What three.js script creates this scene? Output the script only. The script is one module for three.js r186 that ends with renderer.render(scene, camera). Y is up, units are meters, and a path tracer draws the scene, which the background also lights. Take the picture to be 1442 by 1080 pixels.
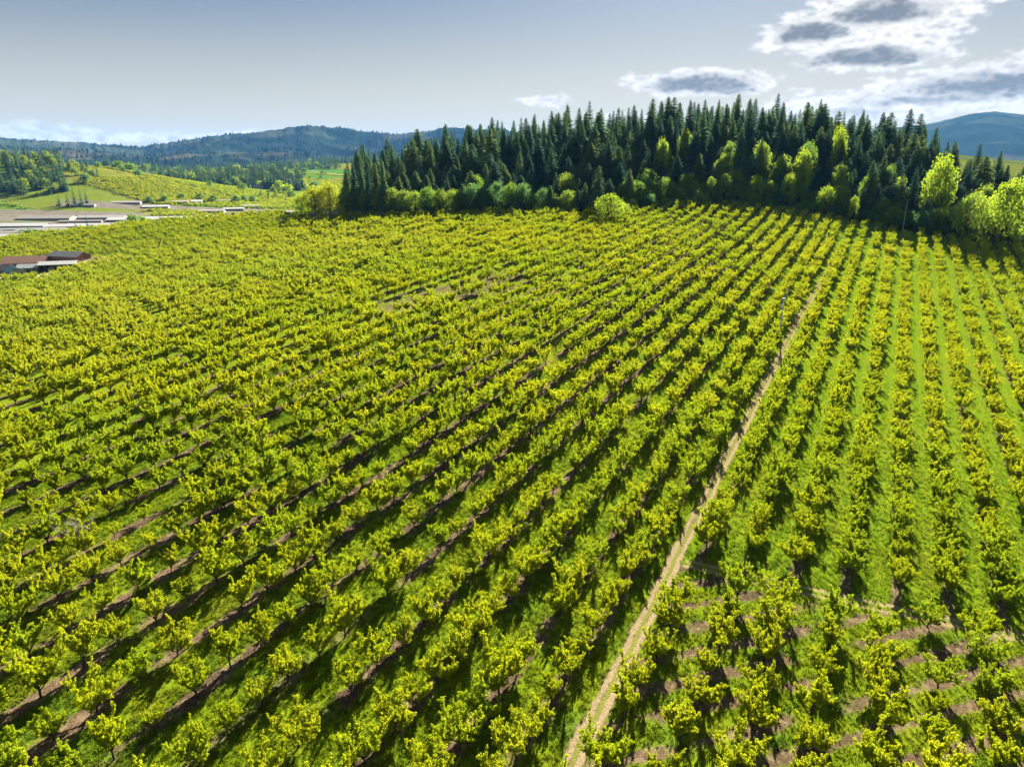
import * as THREE from 'three';
import { mergeGeometries } from 'three/addons/utils/BufferGeometryUtils.js';

// ───────────────────────── camera, sky, sun, exposure ─────────────────────────
const scene = new THREE.Scene();
const camera = new THREE.PerspectiveCamera(56.74, 1024 / 766, 0.5, 60000);
camera.position.set(0, 55, 0);
camera.rotation.set(-17.5 * Math.PI / 180, 0, 0);
const EXPOSURE = 6.8;
const renderer = new THREE.WebGLRenderer({ antialias: true });
renderer.toneMapping = THREE.LinearToneMapping;
renderer.toneMappingExposure = EXPOSURE;
renderer.shadowMap.enabled = true;
const DEG = Math.PI / 180, SUN_AZ = 18 * DEG, SUN_EL = 27 * DEG;
const sunDir = new THREE.Vector3(Math.sin(SUN_AZ) * Math.cos(SUN_EL), Math.sin(SUN_EL), -Math.cos(SUN_AZ) * Math.cos(SUN_EL));
const sun = new THREE.DirectionalLight(new THREE.Color(1, 0.93, 0.80), 5);
sun.position.copy(sunDir).multiplyScalar(900).add(new THREE.Vector3(0, 0, -250));
sun.target.position.set(0, 0, -250);
sun.castShadow = true;
sun.shadow.mapSize.set(4096, 4096);
Object.assign(sun.shadow.camera, { left: -420, right: 420, top: 420, bottom: -420, near: 10, far: 2200 });
scene.add(sun, sun.target);

// ───────────────────────── random numbers and noise ─────────────────────────
function seeded(a) { return () => { a = (a + 0x6D2B79F5) | 0; let t = Math.imul(a ^ (a >>> 15), 1 | a); t = (t + Math.imul(t ^ (t >>> 7), 61 | t)) ^ t; return ((t ^ (t >>> 14)) >>> 0) / 4294967296; }; }
const NT = 512, ntab = new Float32Array(NT * NT);
{ const r = seeded(7); for (let i = 0; i < NT * NT; i++) ntab[i] = r(); }
function vnoise(x, y) {
  const xi = Math.floor(x), yi = Math.floor(y); let fx = x - xi, fy = y - yi;
  fx = fx * fx * (3 - 2 * fx); fy = fy * fy * (3 - 2 * fy);
  const x0 = xi & 511, x1 = (xi + 1) & 511, y0 = (yi & 511) * NT, y1 = ((yi + 1) & 511) * NT;
  const a = ntab[y0 + x0], b = ntab[y0 + x1], c = ntab[y1 + x0], d = ntab[y1 + x1];
  return a + (b - a) * fx + (c - a + (a - b - c + d) * fx) * fy;
}
function fbm(x, y, n = 4) { let s = 0, a = 0.5, t = 0; for (let i = 0; i < n; i++) { s += a * vnoise(x, y); t += a; x = x * 2.03 + 17.3; y = y * 2.03 + 9.1; a *= 0.5; } return s / t; }
const clamp = (x, a = 0, b = 1) => Math.min(b, Math.max(a, x));
const sstep = (a, b, x) => { const t = clamp((x - a) / (b - a)); return t * t * (3 - 2 * t); };
const lerp = (a, b, t) => a + (b - a) * t;
function table(T, x) { // piecewise linear
  if (x <= T[0][0]) return T[0][1];
  for (let i = 1; i < T.length; i++) if (x <= T[i][0]) return lerp(T[i - 1][1], T[i][1], (x - T[i - 1][0]) / (T[i][0] - T[i - 1][0]));
  return T[T.length - 1][1];
}

// ───────────────────────── the sky: clear air and broken cloud ─────────────────────────
// cloud: azimuth (right of the view), elevation, half widths in degrees, strength ; bellies: the thick grey parts
const CLOUDS = [
  [22.6, 8.2, 4.2, 1.35, 1.0], [25.8, 9.3, 4.6, 1.5, 1.0], [20.6, 8.4, 2.5, 0.9, .8], [25.4, 6.7, 4.0, 1.0, 1.0], [30.5, 10.4, 6.5, .9, .9], [36, 11.6, 6, 1.3, 1], [27.5, 8.0, 2.6, 1.0, .7],
  [13.6, 5.25, 4.6, .85, 1.0], [15.3, 5.4, 2.4, .7, .8], [11.3, 4.85, 1.6, .4, .6], [2.75, 4.15, 1.75, .42, .9],
  [33.0, 4.7, 6.8, 1.05, 1.0], [28.0, 4.0, 5.5, .8, .95], [22.0, 3.7, 3.6, .75, .8], [38, 5.6, 5, 1.4, 1], [25.5, 2.9, 6, .4, .75], [34, 3.3, 7, .6, .85], [19.6, 3.9, 1.6, .45, .6],
  [-33.0, 1.75, 4.2, .55, .9], [-28.6, 1.35, 4.0, .42, .75], [-22.6, 1.5, 4.0, .33, .8], [-20.0, 1.75, 1.6, .28, .5], [9.0, 3.0, 3, .22, .5], [22, 2.4, 3.2, .25, .5], [-40, 1.9, 4, .6, .9],
];
const BELLIES = [[21.0, 8.25, 2.0, .62, 1], [25.4, 9.15, 2.7, .68, 1], [24.9, 6.55, 3.3, .55, 1], [22.6, 6.4, 1.8, .3, .7], [13.5, 5.2, 3.3, .5, 1], [15.8, 4.8, 1.7, .3, .7], [33.2, 4.55, 5.2, .62, .95], [28.3, 3.75, 3.4, .28, .7], [24.0, 3.15, 2.2, .22, .55], [38, 5.3, 4, .8, .9], [36, 11.5, 4, .7, .8], [32.5, 10.6, 3, .35, .55], [2.9, 4.1, .8, .12, .35], [-31.5, 1.6, 3, .18, .25]];
function blobs(L, az, el) { let s = 0; for (const [a, e, w, h, k] of L) { const x = (az - a) / w, y = (el - e) / h, d = x * x + y * y; if (d < 4) s = Math.max(s, k * (1 - d * 0.5)); } return s; }
{
  const W = 4096, H = 2048, data = new Float32Array(W * H * 4), up = new THREE.Vector3();
  for (let row = 0; row < H; row++) {
    const lat = ((row + 0.5) / H - 0.5) * Math.PI, y = Math.sin(lat), cl = Math.cos(lat), el = Math.max(0, lat / DEG);
    for (let col = 0; col < W; col++) {
      const lon = ((col + 0.5) / W - 0.5) * 2 * Math.PI, x = Math.cos(lon) * cl, z = Math.sin(lon) * cl;
      const az = Math.atan2(x, -z) / DEG, k = (row * W + col) * 4;
      const cs = x * sunDir.x + Math.max(0, y) * sunDir.y + z * sunDir.z, ang = Math.acos(clamp(cs, -1, 1)) / DEG;
      const t = sstep(.5, 14.5, el), t2 = 1 - Math.exp(-Math.max(0, el - 10) / 30);
      let r = lerp(.67, .02, t), g = lerp(.635, .13, t), b = lerp(.49, .295, t);
      r = lerp(r, .20, t2); g = lerp(g, .29, t2); b = lerp(b, .44, t2);
      const glow = .33 * Math.exp(-ang / 20) * (1 - .55 * Math.exp(-el / 6)) * 2.2 + .06 * Math.exp(-ang / 50);
      r += glow * 1.0; g += glow * .97; b += glow * .9;
      if (lat > 0 && el < 60) {
        const near = az > -50 && az < 50 && el < 14;
        let d = 0, sh = 0;
        const wx = (fbm(az * .55 + 40, el * 1.6, 4) - .5), wy = (fbm(az * .7 + 90, el * 1.9 + 30, 4) - .5);
        if (near) { d = 1.25 * blobs(CLOUDS, az + wx * 2.4, el + wy * .8); sh = blobs(BELLIES, az + wx * 2.6, el + wy * .7); }
        const out = Math.max(sstep(37, 46, Math.abs(az)), sstep(12, 17, el));
        if (out > 0) { // the rest of the sky carries on with the same broken cloud
          const f = 1 / Math.max(.06, y + .05), c = fbm(x * f * 1.7 + 100, z * f * 1.7 + 60, 5);
          const g2 = clamp((c - .53) * 6) * out; d = Math.max(d, g2 * .95); sh = Math.max(sh, clamp((c - .66) * 6) * out * .7);
        }
        if (d > 0) {
          const fine = fbm(az * 1.6 + 11, el * 4.2 + 5, 5), fine2 = fbm(az * 3.1 + 51, el * 7.5 + 35, 4);
          const dens = d * 1.15 + (fine - .5) * 1.25;
          const a = sstep(.22, .78, dens) * (.80 + .20 * fine2);
          const th = sstep(.05, 1.05, sh * 1.1 + (fine2 - .5) * 1.0 + (fine - .5) * .7);
          const wh = .93 + .75 * (fine2 - .5) + .8 * (fine - .5), low = Math.exp(-el / 2.2);
          const sunny = .86 + .5 * Math.exp(-ang / 25);
          let cr = wh * sunny, cg = wh * sunny * .985, cb = wh * sunny * .965;
          cr = lerp(cr, .14 + .1 * low, th * .92); cg = lerp(cg, .168 + .1 * low, th * .92); cb = lerp(cb, .21 + .1 * low, th * .92);
          r = lerp(r, cr, a); g = lerp(g, cg, a); b = lerp(b, cb, a);
        }
      }
      const s = 1 / EXPOSURE;
      data[k] = r * s; data[k + 1] = g * s; data[k + 2] = b * s; data[k + 3] = 1;
    }
  }
  const t = new THREE.DataTexture(data, W, H, THREE.RGBAFormat, THREE.FloatType);
  t.mapping = THREE.EquirectangularReflectionMapping; t.magFilter = THREE.LinearFilter; t.minFilter = THREE.LinearFilter; t.needsUpdate = true;
  scene.background = t; scene.environment = t;
}
// ───────────────────────── the lie of the land ─────────────────────────
// the orchard hill: a smooth surface over (u, v), u across the tree rows and v along them, 50 m between its knots
const ROW_AZ = 0.4813, CA = Math.cos(ROW_AZ), SA = Math.sin(ROW_AZ);
const KNOT = [-33.3,-29.8,-26.2,-22.5,-18.6,-14.8,-11.2,-8.4,-6.3,-4.7,-2.7,0.1,3.7,8.0,12.7,17.8,23.1,28.5,-30.1,-26.8,-23.5,-19.9,-16.1,-12.1,-7.9,-4.0,-1.0,0.8,2.8,5.7,9.4,13.9,18.8,24.0,29.4,34.8,-26.7,-23.7,-20.7,-17.4,-13.8,-9.7,-5.1,-0.2,4.1,6.6,8.5,11.3,15.2,19.8,24.9,30.2,35.6,41.1,-23.0,-20.4,-17.8,-15.0,-11.7,-7.9,-3.1,2.4,8.0,11.9,14.2,17.0,20.9,25.7,30.9,36.3,41.8,47.3,-19.1,-16.9,-14.6,-12.3,-9.6,-6.3,-2.0,3.7,10.2,15.6,19.2,22.4,26.6,31.6,36.9,42.4,47.8,53.2,-15.0,-13.0,-11.1,-9.1,-7.0,-4.4,-0.6,5.0,12.2,18.7,23.6,27.8,32.3,37.4,42.7,48.0,53.4,58.7,-10.8,-8.9,-7.1,-5.4,-3.6,-1.4,2.3,8.0,15.0,21.7,27.5,32.5,37.5,42.6,47.9,53.2,58.4,63.6,-6.7,-4.8,-2.9,-1.1,0.9,3.2,6.9,12.2,18.3,24.5,30.4,36.0,41.5,46.9,52.2,57.4,62.5,67.5,-3.0,-0.9,1.2,3.3,5.7,8.7,12.3,16.7,21.5,26.7,32.2,38.1,44.1,49.9,55.3,60.4,65.4,70.3,0.1,2.3,4.6,6.9,9.7,13.4,16.7,20.1,23.6,27.5,32.3,38.3,44.9,51.1,56.8,61.9,66.8,71.7,2.1,4.3,6.7,8.9,11.4,16.0,18.3,20.8,23.6,26.1,30.3,36.5,43.6,50.4,56.3,61.5,66.6,71.7,2.8,4.8,7.0,9.2,10.3,13.6,14.7,17.3,20.1,22.0,26.5,33.0,40.5,47.7,53.8,59.4,64.9,70.4,2.2,3.5,4.5,5.0,4.3,5.5,7.7,11.1,13.9,16.6,22.0,28.9,36.4,43.6,50.1,56.1,62.0,67.9,0.6,1.0,1.1,0.5,-0.2,0.4,2.5,5.7,9.0,12.8,18.4,24.9,32.0,39.0,45.6,52.1,58.5,64.7,-1.7,-1.8,-2.0,-2.5,-2.8,-2.3,-0.5,2.3,5.9,10.2,15.5,21.4,27.8,34.5,41.2,47.9,54.5,61.0,-4.4,-4.6,-4.8,-4.9,-4.7,-3.9,-2.3,0.2,3.6,7.8,12.7,18.1,24.1,30.4,37.0,43.7,50.4,57.0,-7.2,-7.3,-7.3,-7.2,-6.7,-5.8,-4.2,-1.8,1.4,5.3,9.8,14.9,20.5,26.6,32.9,39.5,46.2,52.9,-10.0,-10.0,-9.9,-9.5,-8.9,-7.8,-6.2,-3.9,-0.9,2.7,7.0,11.7,17.0,22.8,29.0,35.4,42.0,48.7];
const toUV = (x, z) => [x * CA + z * SA, x * SA - z * CA], toXZ = (u, v) => [u * CA + v * SA, u * SA - v * CA];
const bsp = (t) => [(1 - t) ** 3 / 6, (3 * t ** 3 - 6 * t * t + 4) / 6, (-3 * t ** 3 + 3 * t * t + 3 * t + 1) / 6, t ** 3 / 6];
function hillHeight(u, v) {
  const a = clamp((u + 580) / 50, 0, 14.9999), b = clamp((v + 80) / 50, 0, 14.9999), i = Math.floor(a), j = Math.floor(b), p = bsp(a - i), q = bsp(b - j);
  let s = 0; for (let m = 0; m < 4; m++) for (let n = 0; n < 4; n++) s += p[m] * q[n] * KNOT[(i + m) * 18 + j + n];
  return s;
}
const VALLEY = [[0, -22], [700, -23], [1100, -25], [1300, -24], [1600, -19], [2000, -12], [2500, -2], [3200, 6], [4500, 8], [9000, 12], [60000, 12]];
// where the orchard ends, by direction (degrees right of the view): metres from the origin
const ORCHARD_END = [[-180, 560], [-42, 600], [-35.4, 597], [-32.5, 572], [-29.4, 560], [-26, 544], [-22.5, 516], [-19.6, 492], [-16.5, 467], [-13.4, 431], [-12.8, 421], [-10.1, 398], [-6.8, 385], [-1.2, 374], [3.3, 375], [6.1, 366], [7.8, 352], [10, 388], [13.3, 404], [16.4, 416], [19.5, 413], [22.9, 407], [26.2, 394], [29.3, 387], [31.8, 389], [35.4, 383], [40, 380], [60, 400], [180, 560]];
const HILL_END = [[-180, 620], [-42, 606], [-35.4, 603], [-32.5, 578], [-29.4, 566], [-26, 550], [-22.5, 524], [-19.6, 502], [-16.5, 482], [-13.4, 480], [-9, 560], [0, 680], [40, 680], [180, 640]];
function landHeight(x, z) {
  const r = Math.hypot(x, z), az = Math.atan2(x, -z) / DEG, [u, v] = toUV(x, z);
  let h = hillHeight(u, v);
  h += 10 * sstep(415, 510, r) * Math.exp(-(((az - 11) / 17) ** 2));
  h += .22 * (fbm(x * .09, z * .09, 3) - .5) + .08 * (fbm(x * .6, z * .6, 2) - .5);
  const e = table(HILL_END, az), w = sstep(e - 2, e + 190, r);
  if (w > 0) {
    let q = table(VALLEY, r) + 5 * (fbm(x * .0035 + 3, z * .0035, 3) - .5) * sstep(700, 1400, r);
    const d1 = Math.hypot((x + 900) / 330, (z + 1330) / 300); q += 74 * Math.exp(-d1 * d1 * 1.1);      // wooded knoll across the valley
    const d2 = Math.hypot((x + 1230) / 420, (z + 2250) / 330); q += 26 * Math.exp(-d2 * d2);
    const d4 = Math.hypot((x + 700) / 420, (z + 1960) / 240); q += 30 * Math.exp(-d4 * d4); const d5 = Math.hypot((x + 640) / 480, (z + 2950) / 330); q += 26 * Math.exp(-d5 * d5);
    const d3 = Math.hypot((x + 420) / 520, (z + 2900) / 500); q += 16 * Math.exp(-d3 * d3);
    h = lerp(h, q, w);
  }
  return h;
}

// ───────────────────────── how the orchard is laid out ─────────────────────────
const TRACK = [[-80, -18.9], [47, -18.8], [60, -18.75], [77, -19.1], [99, -19.7], [170, -20.2], [188, -20.2], [229, -19.9], [254, -19.3], [333, -18.6], [420, -18.4]];
const trackU = (v) => table(TRACK, v);
const crossV = (u) => 87.8 + .2 * u;                     // the grassy cross track
const rowL = (k) => (k === 0 ? -22.9 : -21.8 - 6 * k), rowR = (k) => (k === 0 ? -16.3 : -16.64 + 6 * k);
const STRIP_C = 5.3, OFF_C = 54.7;                        // staggered block: bare strips run across
const blockOf = (u, v) => (u < trackU(v) ? 'L' : (v < crossV(u) ? 'C' : 'R'));
const inOrchard = (x, z) => Math.hypot(x, z) < table(ORCHARD_END, Math.atan2(x, -z) / DEG);
const barePatch = (u, v) => Math.exp(-(((u + 109) / 9) ** 2) - (((v - 190) / 26) ** 2)) + .8 * Math.exp(-(((u + 118) / 5) ** 2) - (((v - 160) / 22) ** 2));
const inYard = (x, z) => { const a = (x + 228) * .957 - (z + 352) * -.29, b = (x + 228) * -.29 + (z + 352) * .957; return Math.abs(a) < 26 && b > -19 && b < 26 || (Math.hypot((x + 206) / 10, (z + 350) / 4) < 1); };

// base colour of the orchard floor (linear), by place
const cOut = [0, 0, 0];
function mixTo(r, g, b, t) { cOut[0] += (r - cOut[0]) * t; cOut[1] += (g - cOut[1]) * t; cOut[2] += (b - cOut[2]) * t; }
function floorColor(u, v) {
  const [x, z] = toXZ(u, v), big = fbm(u * .045 + 5, v * .045, 3), mid = fbm(u * .35 + 9, v * .22, 3), fine = fbm(u * 2.1, v * 1.5, 3), grit = vnoise(u * 9.3, v * 8.1);
  const r = Math.hypot(x, z), az = Math.atan2(x, -z) / DEG, end = table(ORCHARD_END, az), b = blockOf(u, v);
  // grass
  cOut[0] = .108; cOut[1] = .152; cOut[2] = .006;
  if (b === 'R') { cOut[0] = .095; cOut[1] = .15; cOut[2] = .005; }
  mixTo(.13, .15, .01, clamp((mid - .5) * 2.2 + (big - .5) * 1.2) * .8);
  mixTo(.035, .085, .012, clamp((.46 - mid) * 2.4) * (b === 'R' ? .35 : .75));
  const tone = .72 + .56 * (fine * .6 + grit * .4); cOut[0] *= tone; cOut[1] *= tone; cOut[2] *= tone;
  let soil = 0;
  const wob = (fine - .5) * .9 + (mid - .5) * 1.1;
  if (b === 'L') {
    const k = Math.max(0, Math.round((-21.8 - u) / 6)), d = Math.abs(u - rowL(k) + .25);
    soil = sstep(1.2, .35, d + wob * 1.15) * sstep(.28, .55, fbm(v * .11 + k * 7.7, k * 3.1, 2) + .12) * sstep(.30, .52, fbm(v * .45 + k * 3.3, u * .6, 3) + .06);
  } else if (b === 'R') {
    const k = Math.max(0, Math.round((u + 16.64) / 6)), d = Math.abs(u - rowR(k));
    soil = .85 * sstep(1.0, .35, d + wob * .7) * sstep(.3, .6, fbm(v * .14 + k * 5.7, k * 2.1, 2) + .1);
    const w = Math.abs(Math.abs(((u + 16.64 + 600) % 6) - 3) - .85); mixTo(.14, .17, .015, .4 * sstep(.45, .1, w));
  } else {
    const w = v - 1.07 * u - OFF_C, d = Math.abs(w - STRIP_C * Math.round(w / STRIP_C)) * .683;
    soil = .95 * sstep(1.05, .35, d + wob * 1.05) * sstep(.28, .5, fbm(u * .2 + 31, v * .2, 2) + .06);
  }
  soil = Math.max(soil, .8 * sstep(.25, .7, barePatch(u, v) + (mid - .5) * .7) * sstep(.35, .6, fine + .1));
  if (soil > 0) { const s = .45 + 1.15 * grit * (.4 + fine); const p = clamp((big - .35) * 2.2); mixTo(lerp(.075, .125, p) * s, lerp(.05, .082, p) * s, lerp(.033, .05, p) * s, soil); mixTo(.17, .125, .075, soil * sstep(.55, .75, fine) * .8); }
  // main track: two worn ruts, a grassy crown between
  const e = u - trackU(v) + .9 * (fbm(v * .05, 3.3, 2) - .5) + .35 * (fbm(v * .22, 9.3, 2) - .5);
  const worn = sstep(330, 215, v); if (Math.abs(e) < 3 && v < 345) {
    const edge = (fine - .5) * .7 + (mid - .5) * .5, body = sstep(1.15, .7, Math.abs(e) + edge * .9) * (.12 + .88 * worn), s = .75 + .5 * grit;
    mixTo(.10 * s, .073 * s, .042 * s, body * .85);
    const rut = (.12 + .88 * worn) * Math.max(sstep(.42, .18, Math.abs(e - .58) + edge * .35), .85 * sstep(.42, .18, Math.abs(e + .52) + edge * .6)); mixTo(.22 * s, .168 * s, .094 * s, rut);
    mixTo(.14, .155, .025, .75 * sstep(.3, .1, Math.abs(e - .03) + edge * .4));
  }
  const c = v - crossV(u);
  if (u > -18 && Math.abs(c) < 2.2) { const w = sstep(.5, .15, Math.abs(Math.abs(c) - .7) + (fine - .5) * .5); mixTo(.23, .18, .09, .9 * w); mixTo(.16, .19, .03, .4 * sstep(1.5, 1, Math.abs(c)) * (1 - w)); }
  // farmyard, and the rough ground past the last trees
  if (inYard(x, z)) { const s = .8 + .4 * grit; mixTo(.30 * s, .25 * s, .14 * s, .85); }
  if (r > end - 1) { const t = sstep(end - 1, end + 4, r), s = .7 + .6 * fine; if (az > -13.5 && az < 60) { mixTo(.085 * s, .125 * s, .02 * s, t); mixTo(.15, .105, .06, t * .8 * sstep(.45, .62, mid) * sstep(.4, .6, fine)); } else mixTo(.10 * s, .14 * s, .025 * s, t); }
  return cOut;
}
const toByte = (c) => { c = clamp(c); return Math.round(255 * (c <= .0031308 ? c * 12.92 : 1.055 * Math.pow(c, 1 / 2.4) - .055)); };
function floorTexture(u0, u1, v0, v1, W, H) {
  const d = new Uint8Array(W * H * 4);
  for (let j = 0; j < H; j++) for (let i = 0; i < W; i++) { const c = floorColor(lerp(u0, u1, (i + .5) / W), lerp(v0, v1, (j + .5) / H)), k = (j * W + i) * 4; d[k] = toByte(c[0]); d[k + 1] = toByte(c[1]); d[k + 2] = toByte(c[2]); d[k + 3] = 255; }
  const t = new THREE.DataTexture(d, W, H); t.colorSpace = THREE.SRGBColorSpace; t.magFilter = THREE.LinearFilter; t.minFilter = THREE.LinearMipmapLinearFilter; t.generateMipmaps = true; t.needsUpdate = true; return t;
}
const bumpTex = (() => { const N = 512, d = new Uint8Array(N * N * 4); for (let j = 0; j < N; j++) for (let i = 0; i < N; i++) { const h = 255 * (.55 * fbm(i / 16, j / 16, 4) + .45 * vnoise(i / 2.2, j / 2.2)), k = (j * N + i) * 4; d[k] = d[k + 1] = d[k + 2] = h; d[k + 3] = 255; } const t = new THREE.DataTexture(d, N, N); t.wrapS = t.wrapT = THREE.RepeatWrapping; t.magFilter = THREE.LinearFilter; t.needsUpdate = true; return t; })();
function setting(o, label, category) { o.userData = { kind: 'structure', label, category }; o.castShadow = o.receiveShadow = true; scene.add(o); return o; }

// one sheet for the orchard hill: a fine tile where the camera hovers, a coarser one round it
{
  const U = [-560, -112, 46, 160], V = [-70, 12, 152, 640], parts = [], mats = [];
  const nearTex = floorTexture(-112, 46, 12, 152, 2048, 1816), farTex = floorTexture(-560, 160, -70, 640, 2048, 2020);
  const bump = (w, h) => { const t = bumpTex.clone(); t.repeat.set(w / 6, h / 6); t.needsUpdate = true; return t; };
  mats.push(new THREE.MeshPhysicalMaterial({ map: nearTex, roughness: 1, specularIntensity: 0, bumpMap: bump(158, 140), bumpScale: .16 }));
  mats.push(new THREE.MeshPhysicalMaterial({ map: farTex, roughness: 1, specularIntensity: 0, bumpMap: bump(720, 710), bumpScale: .16 }));
  const pos = [], uv = [], idx = [], groups = [[], []];
  for (let a = 0; a < 3; a++) for (let b = 0; b < 3; b++) {
    const near = a === 1 && b === 1, nu = Math.ceil((U[a + 1] - U[a]) / (near ? 1 : 4)), nv = Math.ceil((V[b + 1] - V[b]) / (near ? 1 : 4)), base = pos.length / 3;
    for (let j = 0; j <= nv; j++) for (let i = 0; i <= nu; i++) {
      const u = lerp(U[a], U[a + 1], i / nu), v = lerp(V[b], V[b + 1], j / nv), [x, z] = toXZ(u, v);
      pos.push(x, landHeight(x, z), z);
      if (near) uv.push(i / nu, j / nv); else uv.push((u + 560) / 720, (v + 70) / 710);
    }
    const g = groups[near ? 0 : 1];
    for (let j = 0; j < nv; j++) for (let i = 0; i < nu; i++) { const p = base + j * (nu + 1) + i, q = p + nu + 1; g.push(p, p + 1, q, p + 1, q + 1, q); }
  }
  const geo = new THREE.BufferGeometry();
  geo.setAttribute('position', new THREE.Float32BufferAttribute(pos, 3)); geo.setAttribute('uv', new THREE.Float32BufferAttribute(uv, 2));
  geo.setIndex(groups[0].concat(groups[1])); geo.addGroup(0, groups[0].length, 0); geo.addGroup(groups[0].length, groups[1].length, 1);
  geo.computeVertexNormals();
  const o = new THREE.Mesh(geo, mats); o.name = 'ground'; setting(o, 'grass and bare soil strips of the orchard hillside', 'ground');
}

// the valley and everything out to the horizon
const YARDS = [[-560, -880, 210, 50], [-420, -1000, 190, 34], [-640, -1000, 120, 24], [-450, -1130, 210, 26], [-330, -1110, 120, 24], [-700, -940, 120, 30]];
function valleyColor(x, z, out) {
  const r = Math.hypot(x, z), px = x * .92 + z * .38, pz = -x * .38 + z * .92;
  const wx = px + 60 * (fbm(x * .004, z * .004, 2) - .5), wz = pz + 60 * (fbm(x * .004 + 50, z * .004, 2) - .5);
  const cx = Math.floor(wx / 230), cz = Math.floor(wz / 170), id = ntab[((cz & 511) * 512 + (cx & 511)) | 0], id2 = ntab[(((cz + 91) & 511) * 512 + ((cx + 33) & 511)) | 0];
  const gold = id2 > .72 ? 1 : 0; let R = lerp(lerp(.05, .12, id), .16, gold * .8), G = lerp(lerp(.095, .15, id2), .135, gold * .8), B = .012;
  const ang = id > .5 ? wx : wz, st = Math.abs(((ang / 6.4) % 1 + 1) % 1 - .5) * 2, orch = id2 > .35 ? .6 : .2;
  const dark = orch * sstep(.35, .8, st); R = lerp(R, .03, dark); G = lerp(G, .065, dark); B = lerp(B, .01, dark);
  const n = fbm(x * .02, z * .02, 4), f = fbm(x * .15, z * .15, 3); const s = .7 + .6 * (n * .5 + f * .5); R *= s; G *= s; B *= s;
  const fx = wx / 230 - cx, fz = wz / 170 - cz, hedge = Math.min(Math.min(fx, 1 - fx) * 230, Math.min(fz, 1 - fz) * 170);
  if (hedge < 6) { const t = .6 * sstep(6, 2, hedge); R = lerp(R, id > .5 ? .13 : .02, t); G = lerp(G, id > .5 ? .12 : .045, t); B = lerp(B, id > .5 ? .05 : .012, t); }
  let y = 0; for (const [a, b, w, d] of YARDS) { const dx = (x - a) * .97 - (z - b) * .24, dz = (x - a) * .24 + (z - b) * .97; y = Math.max(y, sstep(1.12, .92, Math.max(Math.abs(dx) / w, Math.abs(dz) / d) + .25 * (n - .5))); }
  if (y > 0) { const q = .8 + .5 * (f - .3); R = lerp(R, .12 * q, y); G = lerp(G, .105 * q, y); B = lerp(B, .083 * q, y); }
  const road = Math.abs(wz + 1690 - .25 * wx + 30 * Math.sin(wx * .006)); if (road < 5) { R = .19; G = .17; B = .12; }
  const east = sstep(-.14, -.04, x / r); if (east > 0) { const q = .6 + .8 * n; R = lerp(R, .06 * q, east); G = lerp(G, .085 * q, east); B = lerp(B, .03 * q, east); }
  if (r > 3000) { const t = sstep(3000, 5200, r), q = .6 + .8 * n; R = lerp(R, .045 * q, t); G = lerp(G, .07 * q, t); B = lerp(B, .03 * q, t); }
  out[0] = R; out[1] = G; out[2] = B;
}
{
  const X0 = -2400, X1 = 1000, Z0 = -3200, Z1 = 200, N = 2048, d = new Uint8Array(N * N * 4), c = [0, 0, 0];
  for (let j = 0; j < N; j++) for (let i = 0; i < N; i++) { valleyColor(lerp(X0, X1, (i + .5) / N), lerp(Z0, Z1, (j + .5) / N), c); const k = (j * N + i) * 4; d[k] = toByte(c[0]); d[k + 1] = toByte(c[1]); d[k + 2] = toByte(c[2]); d[k + 3] = 255; }
  const tex = new THREE.DataTexture(d, N, N); tex.colorSpace = THREE.SRGBColorSpace; tex.magFilter = THREE.LinearFilter; tex.wrapS = tex.wrapT = THREE.MirroredRepeatWrapping; tex.needsUpdate = true;
  const pos = [], uv = [], idx = [], rings = 150, spokes = 360;
  for (let j = 0; j <= rings; j++) {
    const r = 30 * Math.pow(12500 / 30, j / rings);
    for (let i = 0; i <= spokes; i++) {
      const a = (i / spokes) * 2 * Math.PI, x = Math.sin(a) * r, z = -Math.cos(a) * r, [u, v] = toUV(x, z);
      const inside = Math.min(u + 560, 160 - u, v + 70, 640 - v);
      pos.push(x, landHeight(x, z) - 2.5 * sstep(4, 30, inside), z); uv.push((x - X0) / (X1 - X0), (z - Z0) / (Z1 - Z0));
    }
  }
  for (let j = 0; j < rings; j++) for (let i = 0; i < spokes; i++) { const p = j * (spokes + 1) + i, q = p + spokes + 1; idx.push(p, q, p + 1, p + 1, q, q + 1); }
  const geo = new THREE.BufferGeometry(); geo.setAttribute('position', new THREE.Float32BufferAttribute(pos, 3)); geo.setAttribute('uv', new THREE.Float32BufferAttribute(uv, 2)); geo.setIndex(idx); geo.computeVertexNormals();
  const o = new THREE.Mesh(geo, new THREE.MeshPhysicalMaterial({ map: tex, roughness: 1, specularIntensity: 0 })); o.name = 'valley_terrain'; setting(o, 'patchwork of green fields and pale yards on the valley floor', 'terrain');
}

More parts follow.
